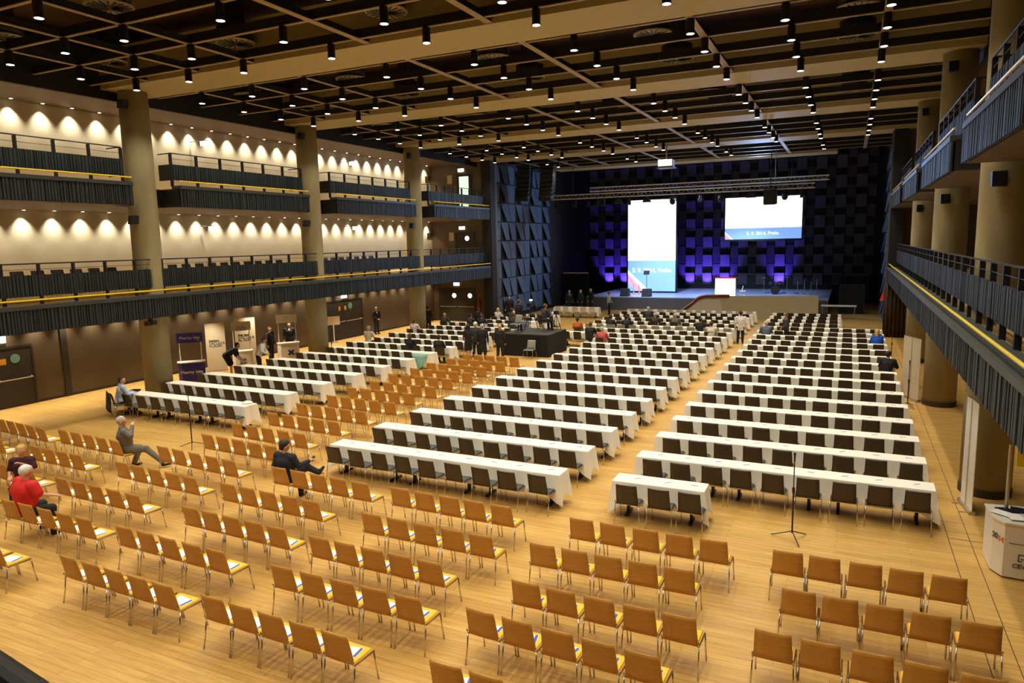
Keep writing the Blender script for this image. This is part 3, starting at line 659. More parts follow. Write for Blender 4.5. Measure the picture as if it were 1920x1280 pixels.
for kk, cc in (('y', 'oak'), ('g', 'dark_ply')): pass
CF = {k: flat_mesh(v, 'chair') for k, v in CP.items()}
def put_chair(name, kind, x, y, rz, label, cat, group, full=True, z=0, parts=None):
    if full:
        t = thing(name, label, cat, (x, y, z), rz, group)
        for pn, me in CP[kind]: link(pn, me, t)
        return t
    return tag(link(name, CF[kind], None, (x, y, z), rz), label, cat, group)
sheet_me = MB().box(-.105, .105, -.15, .15, 0, .003).mesh('leaflet', M['paper'])
band_me = MB().box(-.10, .10, -.145, -.105, .0032, .0042).mesh('printed_band', M['paperblue'])
# oak chairs with yellow pads, in groups of five: name, left end of the backs, right end
YG = {
 'G1': (-.89, 11.15, 1.70, 11.16), 'G2': (-.66, 9.91, 1.90, 9.91), 'G3': (-.88, 8.68, 1.74, 8.64),
 'H1': (-4.27, 11.15, -1.57, 11.14), 'H2': (-4.51, 9.92, -1.87, 9.93), 'H3': (-4.24, 8.66, -1.58, 8.61), 'H4': (-4.46, 7.71, -1.81, 7.59), 'H5': (-4.27, 6.48, -1.65, 6.46),
 'I1': (-8.18, 11.28, -5.44, 11.19), 'I2': (-7.88, 9.94, -5.18, 9.87), 'I3': (-8.08, 8.75, -5.44, 8.69), 'I4': (-7.87, 7.66, -5.14, 7.65), 'I5': (-8.11, 6.55, -5.46, 6.48),
 'J0': (-11.44, 11.38, -8.74, 11.25), 'J1': (-11.68, 10.15, -8.96, 10.03), 'J2': (-11.32, 8.90, -8.65, 8.79), 'J3': (-11.63, 7.76, -8.88, 7.69), 'J4': (-11.33, 6.58, -8.66, 6.53),
 'K1': (-15.04, 7.76, -12.30, 7.74), 'K2': (-15.42, 9.05, -12.6, 8.95), 'K3': (-15.22, 10.32, -12.4, 10.15), 'K4': (-15.40, 11.57, -12.55, 11.35), 'K5': (-15.26, 12.80, -12.5, 12.62),
 'K6': (-15.45, 13.97, -12.6, 13.76), 'K7': (-15.41, 15.30, -12.58, 15.09), 'K8': (-15.43, 16.55, -12.63, 16.36), 'K9': (-15.30, 17.83, -12.5, 17.65), 'K10': (-15.50, 19.12, -12.67, 18.96),
 'K11': (-15.40, 20.28, -12.55, 20.12), 'K12': (-15.60, 21.70, -12.75, 21.55), 'K13': (-15.45, 22.98, -12.62, 22.85), 'K14': (-15.5, 24.25, -12.68, 24.1), 'K15': (-15.3, 25.5, -12.5, 25.38), 'K16': (-15.2, 26.75, -12.45, 26.65),
 'M0': (-15.35, 6.45, -12.65, 6.40), 'M1': (-22.55, 11.80, -19.97, 11.58), 'M2': (-19.50, 11.68, -16.69, 11.48), 'M3': (-19.18, 10.42, -16.45, 10.30), 'M4': (-22.6, 10.55, -19.9, 10.45), 'M5': (-19.0, 9.25, -16.3, 9.1), 'M6': (-18.9, 7.95, -16.15, 7.9)}
BL = {'G': 'right block', 'H': 'centre-right block', 'I': 'centre block', 'J': 'centre-left block', 'K': 'left column block', 'M': 'far left block'}
kn = {}
LF = 0
for key, (x0, y0, x1, y1) in YG.items():
    g = key[0]; kn[g] = kn.get(g, 0)+1
    dx, dy = x1-x0, y1-y0; L = math.hypot(dx, dy); ang = math.atan2(dy, dx)
    ux, uy = dx/L, dy/L; pitch = (L-.43)/4
    rows = [k for k in YG if k[0] == g]
    order = sorted(rows, key=lambda k: YG[k][1]); ri = order.index(key)
    for i in range(5):
        s = .215+pitch*i+random.uniform(-.012, .012)
        bx, by = x0+ux*s, y0+uy*s
        cx, cy = bx-math.sin(ang)*.285, by+math.cos(ang)*.285
        rz = ang+random.uniform(-.02, .02)
        full = True
        extra = ''
        lab = 'oak chair, %s from left in %s row from camera, %s' % (ORD[i], ORD[ri], BL[g])
        if key == 'J0' and i == 0: lab = 'oak chair under the man in the dark suit looking at his phone'
        if key == 'M2' and i == 4: lab = 'oak chair under the grey-haired man in the grey suit'
        if key == 'K1' and i == 0: lab = 'oak chair under the white-haired man in the red shirt'
        put_chair('oak_chair', 'y', cx, cy, rz, lab, 'chair', 'oak chairs with yellow seat pads')
        empty = g in 'G' or (g == 'H' and key in ('H1', 'H2') and i > 2) or (key == 'J0' and i < 1) or (key == 'M2' and i == 4) or (key == 'K1' and i == 0)
        if not empty:
            t = thing('leaflet', 'white leaflet on oak chair, %s from left in %s row from camera, %s' % (ORD[i], ORD[ri], BL[g]), 'leaflet',
                      (cx+random.uniform(-.02, .02), cy+.01, .4585), rz+PX+random.uniform(-.25, .25), 'leaflets on the oak chairs')
            link('sheet', sheet_me, t); link('printed_band', band_me, t)
# ---------------------------------------------------------------- tables and grey chairs
def cloth_mesh(L, W=.52, zt=.755, seed=0):
    r = random.Random(seed); per = []          # perimeter samples: (x, y, nx, ny, tail)
    n = int(L/.09); m_ = 6
    for i in range(n): per.append((i/n*L, 0, 0, -1))
    for i in range(m_): per.append((L, i/m_*W, 1, 0))
    for i in range(n): per.append((L-i/n*L, W, 0, 1))
    for i in range(m_): per.append((0, W-i/m_*W, -1, 0))
    b = MB(); N = len(per); lv = [0, .03, .2, .45]
    vs_ = []
    def drop(x, y):
        d = min(math.hypot(x-a, y-c) for a in (0, L) for c in (0, W))
        end = min(x, L-x)
        base = .46
        return base+(.2*max(0, 1-d/.24))
    for k, l in enumerate((0, .04, .5, 1.0)):
        for i, (x, y, nx, ny) in enumerate(per):
            cd_ = min(math.hypot(x-a, y-c) for a in (0, L) for c in (0, W))
            cxn = (-1 if x < L/2 else 1); cyn = (-1 if y < W/2 else 1)
            wv = math.sin(i*1.05+r.random()*.5)*.012*l+math.sin(i*.33+seed)*.010*l
            ex = .006+.035*l+wv; co = max(0, 1-cd_/.22)*.10*l
            dx, dy = nx*ex+cxn*co*.7, ny*ex+cyn*co*.6
            z = zt-.0-(0 if k == 0 else drop(x, y)*l+.004)
            if k == 0: dx, dy = 0, 0
            vs_.append((x+dx, y+dy, z))
    fs = []
    for k in range(3):
        for i in range(N):
            j = (i+1) % N; fs.append((k*N+j, k*N+i, (k+1)*N+i, (k+1)*N+j))
    b.add(vs_, fs)
    # top as strips between near and far edge
    far = [i for i in range(N)]
    for i in range(n):
        a, c = i, i+1
        d_, e = n+m_+(n-i), n+m_+(n-i-1)
        b.f.append((a, c, e % N, d_ % N)) if i > 0 else b.f.append((a, c, e % N, d_ % N)); b.mi.append(0)
    # end fans
    b.f.append(tuple([n+i for i in range(m_+1)])); b.mi.append(0)
    b.f.append(tuple([(2*n+m_+i) % N for i in range(m_+1)])); b.mi.append(0)
    return b.mesh('tablecloth', M['cloth'], False)
CLM = {}
tt_me = {}
def table_under(x, y, rz, L, label, group):
    key = round(L, 2)
    if key not in tt_me:
        top = MB().box(.02, L-.02, .02, .50, .70, .728).mesh('tabletop', M['wood_t']); lg = []
        for px in (.28, L-.28):
            lg.append(MB().box(px-.03, px+.03, .22, .30, .05, .70).box(px-.03, px+.03, .04, .48, .0, .05).mesh('leg', M['black']))
        tt_me[key] = (top, lg)
    t = thing('folding_table', label, 'table', (x, y, 0), rz, group)
    link('tabletop', tt_me[key][0], t)
    for l in tt_me[key][1]: link('leg', l, t)
note_me = MB().box(-.10, .10, -.07, .07, 0, .004).mesh('note_sheet', M['paper']); pen_me = MB().tube([(-.07, .0, .009), (.07, .03, .009)], .005, 6).mesh('pen', M['ink'])
ROWS = []       # block, row index, x0, x1, y of the far edge at x0, slope, chair kind, missing set
for k in range(12): ROWS.append(('centre', k, -11.6, -5.38, 14.08+1.848*k, -.015, 'g', 9))
for k in range(12, 20):
    ROWS.append(('centre', k, -14.1, -5.38, 14.14+1.848*k, -.015, 'l' if k == 14 else 'w' if k == 19 else 'g', 13))
ROWS.append(('right', 0, -4.25, -2.38, 14.12, 0, 'g', 3))
for k in range(15): ROWS.append(('right', k+1, -4.24, 1.71, 15.9+1.816*k, -.012, 'g', 9))
for k in range(15, 19): ROWS.append(('right', k+1, -4.3, -.3, 15.9+1.816*k, 0, 'g', 6))
for k in range(13):
    ROWS.append(('left', k, -22.86 if k in (1, 6, 11) else -23.1 if k != 8 else -22.7, -16.92, 16.5+1.835*k, -.012, 'g', 9))
for k in range(13, 16): ROWS.append(('left', k, -21.4, -17.4, 16.5+1.835*k, -.012, 'g', 6))
ROWS.append(('left', 18, -20.0, -16.5, 49.9, 0, 'w', 5))
OCC = {('left', 0, 0): 'x', ('left', 12, 0): 'x'}
cand = []
for (bn, k, x0, x1, y, sl, kind, nc) in ROWS:
    L = x1-x0; rz = math.atan(sl)
    nm = 'the %s table block, %s row from the front' % (bn, ORD[k])
    lk = (round(L, 2), k % 3)
    if lk not in CLM: CLM[lk] = cloth_mesh(round(L, 2), seed=k % 3)
    c = link('tablecloth', CLM[lk], None, (x0, y-.52, 0), rz)
    fr = 'nearest the camera' if k == 0 else '%s from the camera' % ORD[k]
    tag(c, 'long white tablecloth in the %s block, %s' % (bn, fr+' row' if k else fr), 'tablecloth', 'white cloths over the long table rows')
    nt = max(1, round(L/2.07)); tl_ = L/nt
    for i in range(nt):
        table_under(x0+i*tl_*math.cos(rz), y-.52+i*tl_*math.sin(rz), rz, round(tl_, 2), 'folding table under cloth, %s from left, %s row from camera, %s block' % (ORD[i], ORD[k], bn), 'folding tables under the white cloths')
    cp = (L-.32)/nc if nc > 3 else .68
    off = .27+.215 if nc > 3 else .2+.25
    cp = (L-.27-.43-.12)/(nc-1) if nc > 3 else .62
    for i in range(nc):
        cx = x0+off+cp*i+random.uniform(-.03, .03); cy = y-.72+sl*(cx-x0)*1.0+random.uniform(-.03, .03)
        if bn == 'left' and k == 0: cx += .75; cy += .0
        cand.append((math.hypot(cx, cy), bn, k, i, cx, cy, rz+random.uniform(-.06, .02), kind))
        if math.hypot(cx, cy) < 25 and kind == 'g' and not (bn == 'left' and k == 0 and i > 7):
            t = thing('notepad', 'white notepad and pen, %s seat from left, %s row from camera, %s block' % (ORD[i], ORD[k], bn), 'notepad', (cx+random.uniform(-.05, .05), y-.26+sl*(cx-x0), .7565), random.uniform(-.5, .5), 'notepads on the white tables')
            link('note_sheet', note_me, t); link('pen', pen_me, t)
cand = [c for c in cand if not (c[1] == 'left' and ((c[2] == 0 and c[3] > 7) or (c[2] == 6 and c[3] > 7)))]
cand.sort(key=lambda c: c[0])
gi = 0; far = MB(); far_m = [M['dark_ply'], M['pad_g'], M['chrome']]
WN = {'l': 'light grey', 'w': 'pale covered'}
for d, bn, k, i, cx, cy, rz, kind in cand:
    if kind == 'g' and gi >= 299:
        me = CF['g']; ca, sa = math.cos(rz), math.sin(rz); idx = [far_m.index(x) for x in me.materials]
        n0 = len(far.v)
        far.v += [(cx+v.co.x*ca-v.co.y*sa, cy+v.co.x*sa+v.co.y*ca, v.co.z) for v in me.vertices]
        for p in me.polygons: far.f.append(tuple(q+n0 for q in p.vertices)); far.mi.append(idx[p.material_index])
        continue
    cn = {'g': 'dark', 'l': 'light grey', 'w': 'pale'}[kind]
    if kind == 'g': gi += 1
    ps = 'seat %s from the left' % ORD[i]
    put_chair('conference_chair', kind, cx, cy, rz, '%s chair, %s from left, %s table row from camera, %s block' % (cn, ORD[i], ORD[k], bn), 'chair',
              {'g': 'dark conference chairs along the tables', 'l': 'light grey chairs at a far table row', 'w': 'pale covered chairs in the last rows'}[kind], d < 26)
if far.v:
    tag(obj('conference_chair', far, far_m), 'the many small dark chairs of the farthest table rows before the stage', 'chairs', 'dark conference chairs along the tables', 'stuff')
put_chair('conference_chair', 'l', -14.0, 31.35, PX*2, 'single grey chair with its back to the black camera platform', 'chair', None)
# dark chairs up on the lower left gallery, seen over the rail
for i in range(34):
    y = 11.3+i*.655
    if any(abs(y-c) < .72 for c in (18, 27)): continue
    put_chair('gallery_chair', 'g', -24.16, y, -PX, 'dark chair behind the lower left balcony railing, %s from the camera side' % (ORD[i]), 'chair', 'dark chairs on the lower left gallery', i < 14, 4.212)
# camera platform
t = thing('camera_platform', 'black draped camera platform between the table blocks', 'platform')
obj('platform_top', MB().box(-15.7, -13.2, 31.8, 34.3, 1.06, 1.12), M['deckgrey'], t)
cb = MB()
pts = []
x0_, x1_, ya, yb = -15.7, -13.2, 31.8, 34.3
def seg(a, b_, n):
    return [(a[0]+(b_[0]-a[0])*i/n, a[1]+(b_[1]-a[1])*i/n) for i in range(n)]
pts = seg((x0_, ya), (x1_, ya), 30)+seg((x1_, ya), (x1_, yb), 40)+seg((x1_, yb), (x0_, yb), 30)+seg((x0_, yb), (x0_, ya), 40)
n = len(pts); c0 = (-14.4, 33.0)
vs_ = []
for z, k in ((1.08, 0), (.5, .012), (0.0, .022)):
    for i, (x, y) in enumerate(pts):
        w2 = math.sin(i*1.7)*k+k; dx, dy = x-c0[0], y-c0[1]; d = math.hypot(dx, dy); vs_.append((x+dx/d*w2, y+dy/d*w2, z))
cb.add(vs_, [(k*n+i, k*n+(i+1) % n, (k+1)*n+(i+1) % n, (k+1)*n+i) for k in range(2) for i in range(n)])
obj('drape', cb, M['drape'], t)
# mic stands
def mic_stand(x, y, h, label, red=False, z=0):
    t = thing('microphone_stand', label, 'microphone stand', (x, y, z), random.uniform(0, 1), None)
    obj('pole', MB().tube([(0, 0, .12), (0, 0, h*.62)], .016, 8).tube([(0, 0, h*.62), (0, 0, h)], .010, 8), M['black'], t)
    obj('clutch', MB().tube([(0, 0, h*.6), (0, 0, h*.67)], .026, 10), M['black'], t)
    for k in range(3):
        a = 2.1*k+.4; obj('leg', MB().tube([(0, 0, .16), (.38*math.cos(a), .38*math.sin(a), .015)], .010, 6), M['black'], t)
    obj('microphone', MB().tube([(0, 0, h), (0, 0, h+.12), (0, .0, h+.17)], [.014, .018, .026], 10), M['black'], t)
    if red: obj('red_band', MB().tube([(0, 0, h-.06), (0, 0, h)], .014, 8), M['red'], t)
mic_stand(-.76, 13.75, 1.52, 'black microphone stand before the right table block', True)
mic_stand(-16.95, 13.9, 1.55, 'black microphone stand before the left table block', True)
mic_stand(1.95, 26.2, 1.4, 'black microphone stand beside the right column and cream banner')
mic_stand(-22.3, 26.6, 1.7, 'thin microphone stand in front of the second left column')
mic_stand(1.85, 34.6, 1.5, 'black tripod stand beside the farthest tall banner on the right')
# ---------------------------------------------------------------- kiosks, banners
def promo(label, x, y, rz, w2, d2, h, body, sign, z1, title, logo=None, small=None):
    t = thing('promo_counter', label, 'promotion counter', (x, y, 0), rz)
    fr = [(-w2, -d2*.2), (-w2*.72, -d2), (w2*.72, -d2), (w2, -d2*.2), (w2, d2), (-w2, d2)]
    obj('body', MB().prism([(a, b_, .04) for a, b_ in fr], (0, 0, h-.08)), body, t)
    obj('counter_top', MB().prism([(a*1.06, b_*1.06, h-.04) for a, b_ in fr], (0, 0, .04)), M['kioskwhite'], t)
    for sx in (-1, 1): obj('pole', MB().tube([(sx*w2*.8, d2*.6, h), (sx*w2*.8, d2*.6, z1-.4)], .022, 8), M['kioskwhite'], t)
    obj('header_sign', MB().box(-w2*.98, w2*.98, d2*.6-.02, d2*.6+.02, z1-.42, z1), sign, t)
    if title: text(title[0], title[1], title[2], t, (0, d2*.6-.026, z1-.26), (PX, 0, 0))
    if logo: text(logo[0], logo[1], logo[2], t, (logo[3] if len(logo) > 3 else 0, -d2-.006, h*.5), (PX, 0, 0), bold=.004)
    return t
AZ = math.radians(48)
t = promo('violet blue promotion counter with header sign beside the nearest left column', -25.1, 20.9, AZ, .52, .26, .95, M['kioskblue'], M['kioskblue'], 2.15, ('Pharmy Idea', .16, M['kioskwhite']), ('Pharmy Idea', .17, M['kioskwhite']))
obj('logo_wave', MB().tube([(-.36, -.275, .2), (-.2, -.275, .14), (0, -.275, .13), (.2, -.275, .16)], .012, 6), M['red'], t)
obj('logo_mark', MB().box(.30, .315, .155-.035, .155-.03, 1.82, 1.95).box(.26, .36, .12, .125, 1.81, 1.825), M['kioskwhite'], t)
t = promo('white promotion counter with black lettering beside the bending woman', -25.6, 24.2, AZ, .45, .25, .9, M['kioskwhite'], M['banner'], 2.25, ('institut\nVACLAVA\nKLAUSE', .12, M['ink']), ('inst\nitut', .2, M['ink']))
t = promo('white promotion counter with blue cross logo, man in suit behind', -25.3, 26.9, AZ, .52, .28, .92, M['kioskwhite'], M['kioskwhite'], 2.32, (':', .3, M['inkblue']), None)
obj('logo_cross', MB().obox((.1, -.29, .45), (.13, 0, .12), (0, .003, 0), (-.03, 0, .035)).obox((.1, -.29, .45), (.13, 0, -.12), (0, .003, 0), (.03, 0, .035)), M['inkblue'], t)
def rollup(label, x, y, rz, w_, h, lines, col=M['banner'], big=.155):
    t = thing('rollup_banner', label, 'banner', (x, y, 0), rz)
    obj('banner_sheet', MB().box(-w_/2, w_/2, -.006, .006, .08, h), col, t)
    obj('base', MB().box(-w_/2-.02, w_/2+.02, -.06, .06, 0, .08), M['steel'], t)
    obj('foot', MB().box(-w_*.35, -w_*.3, -.2, .2, 0, .02), M['steel'], t); obj('foot', MB().box(w_*.3, w_*.35, -.2, .2, 0, .02), M['steel'], t)
    obj('top_rail', MB().box(-w_/2, w_/2, -.012, .012, h, h+.02), M['steel'], t); obj('support_pole', MB().tube([(0, .02, .05), (0, .02, h)], .01, 6), M['steel'], t)
    if lines:
        a, b_ = lines.split('\n', 1)
        text(a, big, M['ink'], t, (-w_*.34, -.012, h*.62), (PX, 0, 0), align='LEFT', bold=.004)
        text(b_, big, M['inkgrey'], t, (-w_*.34, -.012, h*.62-big*.8), (PX, 0, 0), align='LEFT', bold=.003)
    return t
rollup('cream roll-up banner with black lettering, right of the violet counter', -26.4, 23.4, AZ+.1, .85, 2.25, 'institut\nVACLAVA\nKLAUSE')
rollup('cream roll-up banner with black lettering behind the white counter', -26.5, 25.3, AZ, .95, 2.3, 'inst itut\nVAC LAVA\nKL AUSE')
rollup('tall narrow white banner standing edge-on before the nearest right column', 2.42, 16.75, PX+.12, .8, 2.3, None, M['kioskwhite'])
rollup('wide cream banner beside the second right column, man behind it', 2.1, 27.6, PX+.42, 1.1, 2.15, None, M['banner'])
rollup('tall white banner standing edge-on at the far right', 2.6, 36.6, PX+.1, .85, 2.35, None, M['kioskwhite'])
t = thing('notice_stand', 'small white sign on a pole with red corner, before the dark double door', 'sign', (-27.35, 32.9, 0), math.radians(55))
obj('pole', MB().tube([(0, 0, 0), (0, 0, 1.1)], .03, 8), M['kioskwhite'], t); obj('sign_plate', MB().box(-.38, .38, -.02, .02, 1.05, 1.55), M['banner'], t)
obj('base', MB().lathe([(.22, 0), (.2, .03)], n=20), M['steel'], t); obj('red_corner', MB().box(-.42, -.34, -.03, .03, 1.35, 1.56), M['red'], t)
# counter at the right edge, near the camera
t = thing('promo_counter', 'white promotion counter stacked with brochures at the right edge', 'promotion counter', (2.98, 13.95, 0), 0)
fr = [(-.62, .35), (-.60, -.25), (-.47, -.50), (.42, -.56), (.62, -.2), (.6, .45)]
obj('body', MB().prism([(a, b_, .03) for a, b_ in fr], (0, 0, .9)), M['kioskwhite'], t); obj('counter_top', MB().prism([(a*1.03, b_*1.03, .93) for a, b_ in fr], (0, 0, .03)), M['kioskwhite'], t)
for sx in (-.35, .38): obj('pole', MB().tube([(sx, .2 if sx < 0 else -.25, .96), (sx, .2 if sx < 0 else -.25, 2.1)], .028, 8), M['steel'], t)
obj('header_sign', MB().box(-.3, .75, -.05, 0, 1.8, 2.1), M['yellow'], t)
fa = math.atan2(-.06, .89)
text('CEVRO', .10, M['inkgrey'], t, (-.34, -.5165, .21), (PX, 0, fa), align='LEFT', bold=.003)
def bar(a, b_, z): return (a, -.552-.047*(a+0.0), z)
lm = MB()
for (xa, xb, za, zb_) in ((.0, .03, .32, .52), (.0, .17, .49, .52), (.0, .10, .32, .35), (.14, .17, .38, .52), (.06, .17, .38, .41), (.22, .25, .32, .52), (.17, .25, .32, .35)):
    xa, xb, za, zb_ = xa*.65-.27, xb*.65-.27, .32+(za-.32)*.65, .32+(zb_-.32)*.65
    lm.prism([(xa, -.536-.0674*xa, za), (xb, -.536-.0674*xb, za), (xb, -.536-.0674*xb, zb_), (xa, -.536-.0674*xa, zb_)], (0, .008, 0))
obj('logo_mark', lm, M['inkgrey'], t)
obj('panel_line', MB().obox((0, -.534, .62), (.4, -.027, 0), (0, .006, 0), (0, 0, .004)), M['inkgrey'], t)
fl = math.atan2(-.25, .13)
text('20', .13, M['inkgrey'], t, (-.570, -.322, .62), (PX, 0, fl), bold=.004); text('14', .13, M['inkorange'], t, (-.510, -.437, .60), (PX, 0, fl), bold=.004)
BR = [(-.38, .05, .3, 'navy'), (-.2, .12, -.2, 'navy'), (-.02, -.1, .6, 'paper'), (-.3, -.25, .1, 'paper'), (.2, -.3, .3, 'ink'), (.05, -.38, -.2, 'paper'), (-.45, -.1, .9, 'paper'), (.3, .1, .1, 'red')]
for i, (a, b_, r_, mm) in enumerate(BR):
    o = obj('brochure', MB().box(-.105, .105, -.15, .15, 0, .008+.012*(mm == 'navy')), M[mm], None, (2.98+a, 13.95+b_, .961+.0085*(i % 4)), r_)
    tag(o, '%s brochure lying on the white counter at the right edge, %s' % ({'navy': 'dark blue', 'paper': 'white', 'ink': 'black', 'red': 'red'}[mm], ['left rear', 'rear middle', 'middle', 'front left', 'front right', 'front middle', 'far left', 'right rear'][i]), 'brochure', 'brochures on the white counter')
# extras on tables
tag(obj('laptop_bag', MB().prism([(-.16, -.1, 0), (.16, -.1, 0), (.13, .1, 0), (-.13, .1, 0)], (0, 0, .06)), M['black'], None, (-22.55, 16.35, .757), .3), 'black bag on the front left table corner near the seated man', 'bag')
t = thing('tablet', 'tablet with a lit blue screen on the front left table beside the man', 'tablet', (-22.55, 16.12, .757), .5)
obj('body', MB().box(-.13, .13, -.09, .09, 0, .01), M['black'], t); obj('display', MB().box(-.115, .115, -.075, .075, .0102, .0112), M['scr_blue'], t)
tag(obj('crumpled_cloth', MB().lathe([(.16, 0), (.17, .03), (.1, .07), (.03, .09)], n=14), M['cloth'], None, (-17.2, 16.3, .757), 0, True), 'crumpled white napkin at the right end of the front left table', 'napkin')
sc = MB(); n = 14; vs_ = []
for j in range(8):
    for i in range(n):
        u = i/(n-1); v = j/7
        x = -.42+.84*u*(1-.25*v)+.05*v; z = .78-v*.78*(.82+.18*math.sin(u*3+.5)); y = -.04-.05*math.sin(u*17+v*3)*v-.05*v
        if j == 0: y, z = .25, .765
        vs_.append((x, y, z))
sc.add(vs_, [(j*n+i, j*n+i+1, (j+1)*n+i+1, (j+1)*n+i) for j in range(7) for i in range(n-1)])
o = obj('scarf', sc, M['turq'], None, (-17.5, 16.5+1.835*6-.60, 0), 0, True); o.modifiers.new('t', 'SOLIDIFY').thickness = .008
tag(o, 'turquoise cloth hanging over the right end of a left block table', 'cloth')
# ---------------------------------------------------------------- people
def V(*a): return np.array(a, float)
def cone_sdf(P, a, b, ra, rb):
    ba = b-a; L2 = max(1e-9, ba@ba); t = np.clip(((P-a)@ba)/L2, 0, 1)
    return np.linalg.norm(P-(a+t[..., None]*ba), axis=-1)-(ra+(rb-ra)*t)
def surface(prims, h, k=.025, sub=()):
    """one smooth continuous surface round tapered limbs: prims = (a, b, ra, rb, squash)"""
    pts = []
    for p in prims:
        r = max(p[2], p[3]); pts += [p[0]-r, p[0]+r, p[1]-r, p[1]+r]
    lo = np.min(pts, 0)-2.5*h; hi = np.max(pts, 0)+2.5*h
    n = np.ceil((hi-lo)/h).astype(int)+1
    D = np.full(n, 1.0, np.float32)
    ax = [lo[i]+h*np.arange(n[i]) for i in range(3)]
    for p in prims+[s+('sub',) for s in sub]:
        a, b, ra, rb = p[0], p[1], p[2], p[3]; r = max(ra, rb)+k+h*2
        l2 = np.minimum(a, b)-r; h2 = np.maximum(a, b)+r
        i0 = np.clip(((l2-lo)/h).astype(int), 0, n); i1 = np.clip(((h2-lo)/h).astype(int)+2, 0, n)
        if (i1 <= i0).any(): continue
        G = np.stack(np.meshgrid(ax[0][i0[0]:i1[0]], ax[1][i0[1]:i1[1]], ax[2][i0[2]:i1[2]], indexing='ij'), -1)
        d = cone_sdf(G, a, b, ra, rb); sl = tuple(slice(i0[q], i1[q]) for q in range(3)); o = D[sl]
        if p[-1] == 'sub': D[sl] = np.maximum(o, -d); continue
        hh = np.clip(.5+.5*(o-d)/k, 0, 1); D[sl] = o*(1-hh)+d*hh-k*hh*(1-hh)
    S = D < 0; N = np.array(D.shape)-1
    cnt = np.zeros(N, int); acc = np.zeros(tuple(N)+(3,))
    cs = [(i, j, l) for i in (0, 1) for j in (0, 1) for l in (0, 1)]
    def cv(A, c): return A[c[0]:c[0]+N[0], c[1]:c[1]+N[1], c[2]:c[2]+N[2]]
    for c in cs:
        for q in range(3):
            if c[q]: continue
            c2 = list(c); c2[q] = 1
            d0, d1 = cv(D, c), cv(D, c2); m_ = (d0 < 0) != (d1 < 0)
            t = np.where(m_, d0/np.where(m_, d0-d1, 1), 0)
            for w2 in range(3): acc[..., w2] += m_*(c[w2]+(t if w2 == q else 0))
            cnt += m_
    act = cnt > 0; idx = -np.ones(N, int); idx[act] = np.arange(act.sum())
    co = np.argwhere(act)+acc[act]/cnt[act][:, None]; co = lo+co*h
    F = []
    for q in range(3):
        u, w2 = (q+1) % 3, (q+2) % 3
        s0 = [slice(0, -1) if z == q else slice(1, -1) for z in range(3)]
        s1 = [slice(1, None) if z == q else slice(1, -1) for z in range(3)]
        A, B = S[tuple(s0)], S[tuple(s1)]; e = np.argwhere(A != B)
        if not len(e): continue
        base = e.copy(); base[:, u] += 1; base[:, w2] += 1
        fl = A[tuple(e.T)]
        def at(du, dw):
            g = base.copy(); g[:, u] -= du; g[:, w2] -= dw; return idx[tuple(g.T)]
        qd = np.stack([at(1, 1), at(0, 1), at(0, 0), at(1, 0)], 1); qd[~fl] = qd[~fl][:, ::-1]
        F.append(qd)
    F = np.concatenate(F); return co, F[(F >= 0).all(1)]
def surf_obj(name, prims, h, m_, parent, k=.025, sub=()):
    co, F = surface(prims, h, k, sub)
    me = bpy.data.meshes.new(name); me.from_pydata(co.tolist(), [], F.tolist()); me.materials.append(m_)
    me.polygons.foreach_set('use_smooth', [True]*len(F)); me.update(); return link(name, me, parent)
PM = {}
def pm_(key, c, rough=.8):
    if key not in PM: PM[key] = mat(key, srgb(*c), rough, noise=.08, scale=14, bump=.1 if 'cloth' in key else 0)
    return PM[key]
SKIN = pm_('skin', (206, 150, 116), .55)
CL = {'black': (24, 24, 27), 'navy': (26, 30, 44), 'greysuit': (104, 98, 90), 'darkgrey': (56, 56, 54), 'white': (226, 222, 214), 'paleblue': (176, 186, 208), 'red': (205, 28, 20), 'maroon': (58, 18, 26),
      'cream': (214, 206, 184), 'pinkwhite': (222, 200, 196), 'pink': (205, 88, 78), 'orange': (196, 92, 28), 'blue': (30, 92, 205), 'beigetrs': (190, 178, 150), 'steelblue': (92, 104, 124), 'paleteal': (170, 190, 182)}
HR = {'grey': (178, 172, 160), 'white': (222, 218, 208), 'dark': (38, 28, 20), 'brown': (88, 56, 30), 'blond': (196, 160, 96), 'bald': (190, 140, 108)}
def C_(n): return pm_(n+'_cloth', CL[n])
def H_(n): return pm_(n+'_hair', HR[n], .7)
